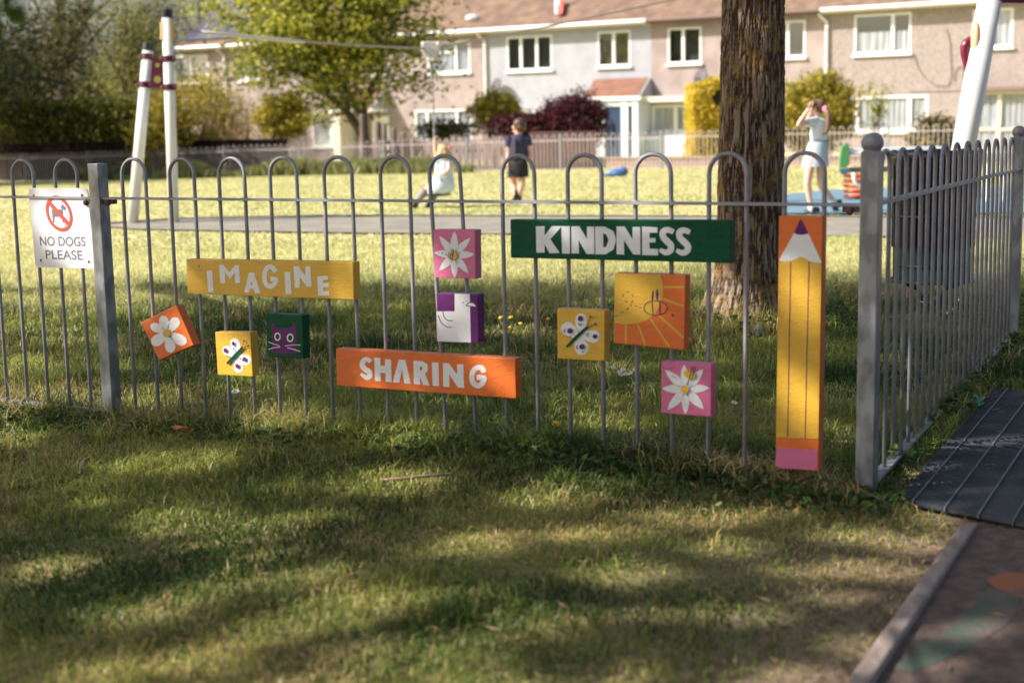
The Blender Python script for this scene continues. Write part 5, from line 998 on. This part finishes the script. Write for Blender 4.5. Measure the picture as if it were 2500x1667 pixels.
def fingers(mb,palm,d,side,up,s=1.,curl=.5):
    """four unequal bent fingers and a thumb leaving the side of the palm"""
    d,side,up=(np.array(a,float)/np.linalg.norm(a) for a in(d,side,up))
    for i,l in enumerate((.044,.05,.047,.036)):
        b=palm+side*(i-1.5)*.014*s+d*.02*s; k1=b+d*l*.5*s+up*.004; k2=k1+(d*(1-curl)+up*curl)*l*.4*s; mb.tube([b,k1,k2],[.0075*s,.007*s,.005*s],6)
    b=palm-side*.022*s-d*.006; mb.tube([b,b+(-side*.7+d*.6)*.022*s,b+(-side*.6+d*1.3)*.035*s],[.009*s,.008*s,.006*s],6)
def loft(name,rings,m,parent,n=22,close=(True,True),wob=0,X=None):
    """elliptical rings (centre,rx,ry) lofted; slight folds with wob"""
    mb=MB(); v=[];f=[]; X=np.array([1,0,0.]) if X is None else np.array(X,float); Yx=np.array([-X[1],X[0],0])
    for j,(c,rx,ry) in enumerate(rings):
        for k in range(n):
            t=2*math.pi*k/n; w_=1+wob*(j/len(rings))*math.sin(7*t+j*.3); v.append(np.array(c)+X*rx*w_*math.cos(t)+Yx*ry*w_*math.sin(t))
    for j in range(len(rings)-1):
        for k in range(n): f.append((j*n+k,j*n+(k+1)%n,(j+1)*n+(k+1)%n,(j+1)*n+k))
    if close[0]: f.append(tuple(range(n-1,-1,-1)))
    if close[1]: f.append(tuple((len(rings)-1)*n+k for k in range(n)))
    mb.add(v,f); me=mb.mesh(name,m,True); bm=bmesh.new(); bm.from_mesh(me); bmesh.ops.recalc_face_normals(bm,faces=bm.faces[:]); bm.to_mesh(me); bm.free(); return link(name,me,parent)
def face(mb,c,fw,s=1.):
    """nose, brow, chin and ears on a head at c looking along fw"""
    fw=np.array(fw,float)/np.linalg.norm(fw); sd=np.cross(fw,M3); mb.ell(c+fw*.085*s-M3*.012,(.014,.012,.018),8,6); mb.ell(c+fw*.066*s-M3*.062,(.02,.02,.018),8,6)
    for q_ in(-1,1): mb.ell(c+sd*q_*.076*s-M3*.01,(.014,.018,.026),8,6)
def eyes(c,fw,parent,s=1.):
    fw=np.array(fw,float)/np.linalg.norm(fw); sd=np.cross(fw,M3); mb=MB()
    for q_ in(-1,1): mb.ell(c+fw*.072*s+sd*q_*.03+M3*.008,(.010,.010,.008),8,6)
    mb.ell(c+fw*.075*s-M3*.042,(.014,.014,.004),8,4); part('eyes_and_mouth',mb,M_eye,parent)
# --- standing girl
cg=crop(1900,220,4.614); fp=gp(*cg(395,1398)); YG=fp[1]; G=lambda x,y,dy=0: at(*cg(x,y),YG+dy)
girl=thing('person','girl in pale blue top and skirt, hands raised to her face, one foot back','person',fp)
nd={'pel':(G(435,740,.0),(.085,.075)),'sp':(G(450,600),(.072,.06)),'ch':(G(468,440),(.085,.065)),'nk':(G(458,318),(.036,.036)),'hb':(G(445,268),(.045,.045)),'hd':(G(432,215),(.078,.08)),'ht':(G(432,160),(.055,.058)),
 'ls':(G(405,352,-.03),.036),'le':(G(212,402,-.10),.026),'lw':(G(322,243,-.10),.019),'lh':(G(345,205,-.09),.022),'rs':(G(545,355,.06),.036),'re':(G(300,385,.12),.026),'rw':(G(362,262,.02),.019),'rh':(G(378,205,-.07),.022),
 'lhip':(G(365,800,-.05),.065),'lk':(G(328,1040,-.05),.044),'lc':(G(338,1130,-.03),.041),'la':(G(365,1310,-.02),.023),'rhip':(G(485,800,.05),.065),'rk':(G(478,1062,.0),.046),'rc':(G(525,1130,.06),.043),'ra':(G(618,1245,.12),.028)}
ed=[('pel','sp'),('sp','ch'),('ch','nk'),('nk','hb'),('hb','hd'),('hd','ht'),('ch','ls'),('ls','le'),('le','lw'),('lw','lh'),('ch','rs'),('rs','re'),('re','rw'),('rw','rh'),('pel','lhip'),('lhip','lk'),('lk','lc'),('lc','la'),('pel','rhip'),('rhip','rk'),('rk','rc'),('rc','ra')]
ex=MB(); fingers(ex,G(345,200,-.09),(.15,0,1),(0.2,1,0),(.8,0,.2),1.0,.3); fingers(ex,G(380,200,-.07),(.1,0,1),(0.2,1,0),(.8,0,.2),1.0,.3); face(ex,G(425,205),(-1,.35,0))
skin('body',nd,ed,'pel',M_lskin,girl,ex); eyes(G(425,205),(-1,.35,0),girl)
loft('top',[(G(462,312),.045,.045),(G(468,330),.085,.06),(G(472,372),.115,.075),(G(468,440),.105,.08),(G(460,500),.100,.08),(G(450,580),.098,.078)],M_tee,girl,wob=.02)
for a,b in(('ls','le'),('rs','re')): pa_=nd[a][0];pb2=nd[b][0]; part('sleeve',MB().tube([pa_+(pa_-pb2)*.18,pa_,pa_+(pb2-pa_)*.45],[.045,.05,.046],14,cap=False),M_tee,girl,True)
loft('skirt',[(G(450,570),.096,.078),(G(445,610),.108,.088),(G(435,700),.128,.10),(G(422,790),.142,.112),(G(415,862),.150,.12)],M_den,girl,wob=.05,close=(True,False)); loft('belt',[(G(450,566),.099,.081),(G(450,582),.101,.083)],mat('denim_belt',(.2,.26,.35),.8),girl)
for nm,a,t1,t2 in(('la',G(370,1300,-.02),G(352,1392,-.04),G(395,1392,.0)),): loft('sock',[(G(362,1300,-.02),.026,.026),(G(366,1345,-.02),.028,.03),(G(372,1375,-.02),.03,.034)],M_sock,girl)
loft('sock',[(G(600,1222,.15),.03,.03),(G(620,1250,.17),.03,.03),(G(632,1275,.18),.032,.032)],M_sock,girl)
part('shoe',MB().ell(fp+np.array([-.02,-.02,.03]),(.09,.035,.035),14,8,X=(-.95,.3,0),Y=(.3,.95,0)).ell(fp+np.array([.03,0,.045]),(.045,.036,.04),12,8),M_shoe,girl,True)
part('shoe',MB().ell(G(650,1350,.18),(.035,.04,.10),14,8,X=(.85,0,.45),Y=(0,1,0),Z=(.45,0,-.85)).ell(G(685,1275,.18),(.04,.04,.045),12,8),M_shoe,girl,True)
hb=MB().ell(G(448,188,.012),(.090,.092,.088),22,14).ell(G(400,160,-.02),(.06,.06,.05),12,8); part('hair',hb,M_hbr,girl,True)
part('ponytail',MB().tube([G(528,215,-.07),G(560,260,-.09),G(568,340,-.11),G(562,420,-.11),G(540,470,-.10),G(502,508,-.09)],[.03,.034,.034,.03,.024,.008],12),M_hbr,girl,True); part('hair_bobble',MB().ell(G(528,217,-.07),(.034,.034,.04),12,8),M_bob,girl,True)
# --- boy walking away
cb_=crop(980,280,5.6); fb=gp(*cb_(1590,1180)); YB=fb[1]*.985; Bq=lambda x,y,dy=0: at(*cb_(x,y),YB+dy); k_=YB/3472/5.6
boy=thing('person','boy in navy shirt and black shorts seen from behind, walking on the lawn','person',gp(*cb_(1590,1180)))
nd={'pel':(Bq(1590,690),(.09,.07)),'sp':(Bq(1595,540),(.09,.065)),'ch':(Bq(1600,380),(.105,.07)),'nk':(Bq(1600,285),(.045,.045)),'hb':(Bq(1598,235),(.055,.055)),'hd':(Bq(1595,165),(.085,.088)),'ht':(Bq(1600,105),(.065,.065)),
 'ls':(Bq(1478,320),.045),'le':(Bq(1460,520,.03),.032),'lw':(Bq(1445,680,-.05),.022),'lh':(Bq(1455,715,-.07),.025),'rs':(Bq(1722,325),.045),'re':(Bq(1750,500,.03),.032),'rw':(Bq(1765,620,-.05),.022),'rh':(Bq(1762,655,-.07),.025),
 'lhip':(Bq(1540,760),.075),'lk':(Bq(1515,950,.05),.058),'lc':(Bq(1545,1020,-.02),.05),'la':(Bq(1565,1140,-.1),.03),'rhip':(Bq(1640,760),.075),'rk':(Bq(1650,950,-.05),.05),'rc':(Bq(1620,1050,-.06),.046),'ra':(Bq(1615,1150,-.05),.03)}
ex=MB(); fingers(ex,Bq(1455,722,-.08),(0,-.1,-1),(0,1,0),(.6,0,0),1.1,.4); fingers(ex,Bq(1762,662,-.08),(0,-.1,-1),(0,1,0),(-.6,0,0),1.1,.4); face(ex,Bq(1590,165),(-.75,.65,0),1.05)
skin('body',nd,ed,'pel',M_skin,boy,ex); eyes(Bq(1590,165),(-.75,.65,0),boy,1.05)
loft('shirt',[(Bq(1600,268),.06,.055),(Bq(1600,290),.11,.07),(Bq(1602,330),.132,.09),(Bq(1602,430),.128,.095),(Bq(1598,520),.135,.095),(Bq(1595,625),.14,.1)],M_navy,boy,wob=.03)
for a,b in(('ls','le'),('rs','re')): pa_=nd[a][0];pb2=nd[b][0]; part('sleeve',MB().tube([pa_+(pa_-pb2)*.15,pa_,pa_+(pb2-pa_)*.55],[.05,.062,.06],14,cap=False),M_navy,boy,True)
part('lilac_stripe',MB().prism([Bq(x,y,-.108) for x,y in((1500,330),(1555,330),(1560,600),(1505,600))],(0,.02,0)),mat('lilac_cloth',(.14,.11,.2),.85),boy)
loft('shorts',[(Bq(1592,618),.135,.098),(Bq(1594,700),.142,.105),(Bq(1594,790),.15,.11),(Bq(1592,855),.148,.11)],M_short,boy,wob=.04,close=(True,False))
part('sock',MB().tube([Bq(1568,1040,-.05),Bq(1563,1150,-.1)],.036,10),M_bsock,boy,True); part('sock',MB().tube([Bq(1616,1105,-.055),Bq(1613,1160,-.05)],.034,10),M_bsock,boy,True)
for x in(1562,1612): p=Bq(x,1165,-.1); p[2]=.035; part('shoe',MB().ell(p+[-.01,.05,0],(.045,.1,.04),12,8),M_shoe,boy,True)
part('hair',MB().ell(Bq(1618,128,-.01),(.092,.092,.085),20,12).ell(Bq(1630,175,-.03),(.072,.08,.07),14,10),M_hdk,boy,True)
# --- girl riding the button swing
Sq=lambda x,y,dy=0: at(*cb_(x,y),19.05+dy); kid=thing('person','blonde girl in pale blue dress sitting on the chain swing, legs out','person',seatp)
nd={'pel':(Sq(560,940),(.10,.085)),'sp':(Sq(575,820),(.08,.07)),'ch':(Sq(575,690),(.09,.07)),'nk':(Sq(570,595),(.04,.04)),'hb':(Sq(565,560),(.05,.05)),'hd':(Sq(560,505),(.085,.085)),'ht':(Sq(565,450),(.065,.065)),
 'ls':(Sq(500,620,-.03),.036),'le':(Sq(462,500,-.02),.028),'lw':(Sq(456,370,-.02),.022),'lh':(Sq(456,325,-.02),.026),'rs':(Sq(650,640,-.05),.036),'re':(Sq(648,760,-.12),.028),'rw':(Sq(560,830,-.16),.021),'rh':(Sq(505,840,-.16),.024),
 'lhip':(Sq(500,990,-.06),.075),'lk':(Sq(345,1030,-.06),.052),'lc':(Sq(280,1100,-.06),.044),'la':(Sq(205,1200,-.06),.03),'rhip':(Sq(530,1000,.05),.075),'rk':(Sq(455,1080,.05),.052),'rc':(Sq(425,1140,.05),.044),'ra':(Sq(385,1215,.05),.03)}
ex=MB(); fingers(ex,Sq(456,330,-.02),(.7,0,.7),(0.2,1,0),(.3,0,-.9),1.1,.8); fingers(ex,Sq(500,842,-.16),(-.7,.2,.3),(0,.4,1),(0,1,0),1.1,.8); face(ex,Sq(552,505),(-1,.3,0))
skin('body',nd,ed,'pel',M_lskin,kid,ex); eyes(Sq(552,505),(-1,.3,0),kid)
bk=nd['rs'][0]; part('bare_arm',MB().tube([Sq(650,640,-.1),Sq(655,760,-.13),Sq(640,850,-.13)],[.03,.026,.022],10),M_lskin,kid,True) if False else None
loft('dress',[(Sq(575,600),.07,.06),(Sq(580,640),.115,.085),(Sq(580,740),.12,.10),(Sq(575,850),.13,.12),(Sq(555,930),.165,.14),(Sq(520,1000),.20,.15),(Sq(490,1050),.205,.15),(Sq(470,1095),.16,.13)],M_dress,kid,wob=.04)
part('sleeve',MB().tube([Sq(560,640,-.02),Sq(500,640,-.03),Sq(470,600,-.03)],[.06,.055,.045],12,cap=False),M_dress,kid,True)
for a,b,c__ in(('lk','lc','la'),('rk','rc','ra')):
    p_=[nd[a][0],nd[b][0],nd[c__][0]]; part('tights',MB().tube(p_,[.057,.05,.036],12),M_tights,kid,True); part('shoe',MB().ell(nd[c__][0]+[-.02,-.02,-.035],(.05,.035,.05),12,8,X=(.6,0,-.8),Y=(0,1,0),Z=(.8,0,.6)),M_shoe,kid,True)
part('hair',MB().ell(Sq(580,478,.01),(.098,.098,.09),20,12).ell(Sq(590,540,-.02),(.075,.08,.09),14,10).ell(Sq(545,540,-.04),(.06,.06,.08),12,8),M_hbl,kid,True); part('hair_bobble',MB().ell(Sq(652,468,-.03),(.04,.04,.045),10,8),M_bob,kid,True); part('hair_bobble',MB().ell(Sq(670,542,-.03),.026,8,6),mat('green_bobble',(.1,.45,.25),.6),kid,True)
# ---------------------------------------------------------------- small things in the grass
def D2(x,y): return gp(x*KD,y*KD)
p=D2(1420,405); bag=thing('jacket','small blue jacket dropped on the far lawn','jacket',p); part('cloth',MB().ell(p+[0,0,.07],(.2,.15,.1),14,8).ell(p+[.1,0,.1],(.12,.12,.1),12,8).ell(p+[-.22,0,.03],(.14,.1,.04),12,8),mat('royal_blue_cloth',(.04,.12,.3),.7),bag,True)
def daisy(p,h=.05,r=.013,lab='small white daisy in the group behind the fence bars below the sun square',yellow=False,grp='white daisies in the grass',seed=0):
    q=np.random.default_rng(seed); t=thing('dandelion' if yellow else 'daisy',lab,'flower',p,grp); c=p+[q.normal(0,.004),q.normal(0,.004),h]
    mb=MB(); nrm=np.array([q.normal(0,.25),-.35,1]); nrm/=np.linalg.norm(nrm); e1=np.cross(nrm,(1,0,0)); e1/=np.linalg.norm(e1); e2=np.cross(nrm,e1); npet=14
    for k in range(npet):
        a=2*math.pi*k/npet; d=e1*math.cos(a)+e2*math.sin(a); s_=-e1*math.sin(a)+e2*math.cos(a); mb.quad(c,c+d*r*.7+s_*r*.2,c+d*r+nrm*.001,c+d*r*.7-s_*r*.2)
    if yellow: mb.ell(c,(r*.8,r*.8,r*.5),10,6)
    part('petals',mb,M_dand if yellow else M_dais,t); 
    if not yellow: part('centre',MB().ell(c+nrm*.0015,(r*.35,r*.35,r*.2),8,6),M_dand,t)
    part('stalk',MB().tube([p-[0,0,.01],c],.0012,5),M_stalk,t)
M_dand=mat('dandelion_yellow',(.75,.5,.02),.6); M_dais=mat('daisy_white',(.8,.8,.82),.6); M_stalk=mat('stalk_green',(.08,.13,.03),.6)
s_=0
for lab,(x,y) in zip(('leftmost daisy of the white cluster right of the right butterfly square','highest daisy of the white cluster, just left of the bar','daisy second from the left in the white cluster below the sun square','lowest daisy of the white cluster below the sun square','left one of two touching daisies in the white cluster','right one of two touching daisies in the white cluster','rightmost daisy of the white cluster, just left of the next bar'),((847,1183),(915,1195),(876,1213),(903,1234),(938,1228),(960,1228),(1000,1200))): s_+=1; q_=A8(x,y); daisy(gp(q_[0],q_[1]+12),lab=lab,seed=s_)
for lab,(x,y) in zip(('yellow dandelion nearest the purple bird square, just right of it','yellow dandelion just right of a bar, at the top of its group','yellow dandelion touching the left side of the right butterfly square','yellow dandelion between two bars, right end of its group of four','lowest yellow dandelion of the group right of the purple bird square'),((75,815),(140,815),(402,825),(205,862),(135,890))): s_+=1; q_=A8(x,y); daisy(gp(q_[0],q_[1]+12),.05,.014,lab,True,'dandelions in the grass',s_)
q_=B3(95,1103); daisy(gp(q_[0],q_[1]+10),lab='single white daisy left of the pencil board',seed=31,grp='lone white daisies')
q_=A6(565,1230); daisy(gp(q_[0],q_[1]+10),.05,.018,'pale daisy between the bars under the left butterfly square',seed=32,grp='lone white daisies')
q_=crop(700,950,2.187)(1440,240); daisy(gp(q_[0],q_[1]+10),.05,.02,'yellow dandelion at the foot of the fence right of the SHARING board',True,'dandelions in the grass',33)
q_=B3(220,716); p=gp(q_[0],q_[1]+16); t=thing('dandelion_clock','round pale dandelion seed head in front of the big tree','flower',p); mb=MB(); q=np.random.default_rng(3); c=p+[0,0,.075]
for k in range(160):
    d=q.normal(size=3); d/=np.linalg.norm(d); e=np.cross(d,(.3,.5,.8)); e/=np.linalg.norm(e); mb.quad(c+d*.004,c+d*.024+e*.003,c+d*.026,c+d*.024-e*.003)
part('seed_head',mb,mat('seed_fluff',(.7,.66,.6),.9),t); part('stalk',MB().tube([p,c],.0015,5),M_stalk,t)
for lab,(x,y) in zip(('white daisy at the left of the litter bin foot','white daisy right under the middle of the litter bin','white daisy furthest right of the litter bin foot','white daisy between two others left of the litter bin foot','lowest white daisy in front of the litter bin','white daisy in front of the litter bin, right of the lowest one'),((440,1315),(552,1290),(756,1303),(490,1328),(648,1412),(705,1380))): s_+=1; q_=c9(x,y); daisy(gp(q_[0],q_[1]+8),.05,.013,lab,seed=s_,grp='daisies around the litter bin')
# litter and sticks
def leafthing(name,lab,x,y,w_,h_,m,z=.02,seed=1,tilt=.4):
    p=D2(x,y); q=np.random.default_rng(seed); t=thing(name,lab,'litter' if 'wrapper' in name else 'leaf',p); mb=MB(); n=5
    for k in range(n): 
        a=q.uniform(0,6.28); d=np.array([math.cos(a),math.sin(a)*.7,tilt*q.random()]); s=np.array([-math.sin(a),math.cos(a),tilt*q.normal()*.6]); c=p+[0,0,z]+np.array([q.normal(0,w_*.2),q.normal(0,w_*.15),0]); mb.add([c-d*w_*.4,c+s*h_*.5+[0,0,.008],c+d*w_*.5,c-s*h_*.5],[(0,1,2),(0,2,3)])
    part('blade',mb,m,t)
leafthing('fallen_leaf','bright orange crumpled leaf lying in the grass in front of the fence',430,1017,.075,.045,mat('orange_leaf',(.62,.2,.03),.6),.05,2)
leafthing('fallen_leaf','pale dry leaf standing in the grass left of the orange leaf',345,962,.05,.03,mat('pale_leaf',(.5,.47,.3),.7),.03,4,1.)
leafthing('fallen_leaf','grey green folded leaf half hidden in the grass near the left post',285,998,.05,.035,mat('greygreen_leaf',(.3,.33,.25),.7),.03,5)
leafthing('sweet_wrapper','small green and white wrapper beside the grating',2246,936,.05,.03,mat('green_wrapper',(.1,.35,.2),.4),.02,6,1.)
leafthing('fallen_leaf','brown dead leaves beside the metal grating',2275,1125-0,.0,.0,mat('brown_leaf',(.3,.15,.08),.8),.02,7) if False else None
c6=crop(0,950,2.187)
def stick(lab,pts,r_,cr,z=.015):
    P=[gp(*cr(x,y))+[0,0,z+.0*i] for i,(x,y) in enumerate(pts)]; t=thing('stick',lab,'stick',P[0],); part('twig',MB().tube(P,r_,7),mat('dead_wood',(.2,.12,.09),.9,(.32,.2,.15),40),t,True)
stick('short reddish broken stick standing in the grass at the left',[(432,500),(440,445),(455,428),(500,400)],[.005,.006,.005,.003],c6,.03)
stick('long thin curved stick lying in the shaded grass below the SHARING board',[(500,510),(600,505),(720,492),(900,480)],[.004,.005,.005,.003],crop(700,950,2.187))
stick('short thin stick at the foot of the fence between the butterfly and flower squares',[(1440,415),(1490,398),(1560,395),(1650,400)],[.004,.006,.005,.003],crop(700,950,2.187))
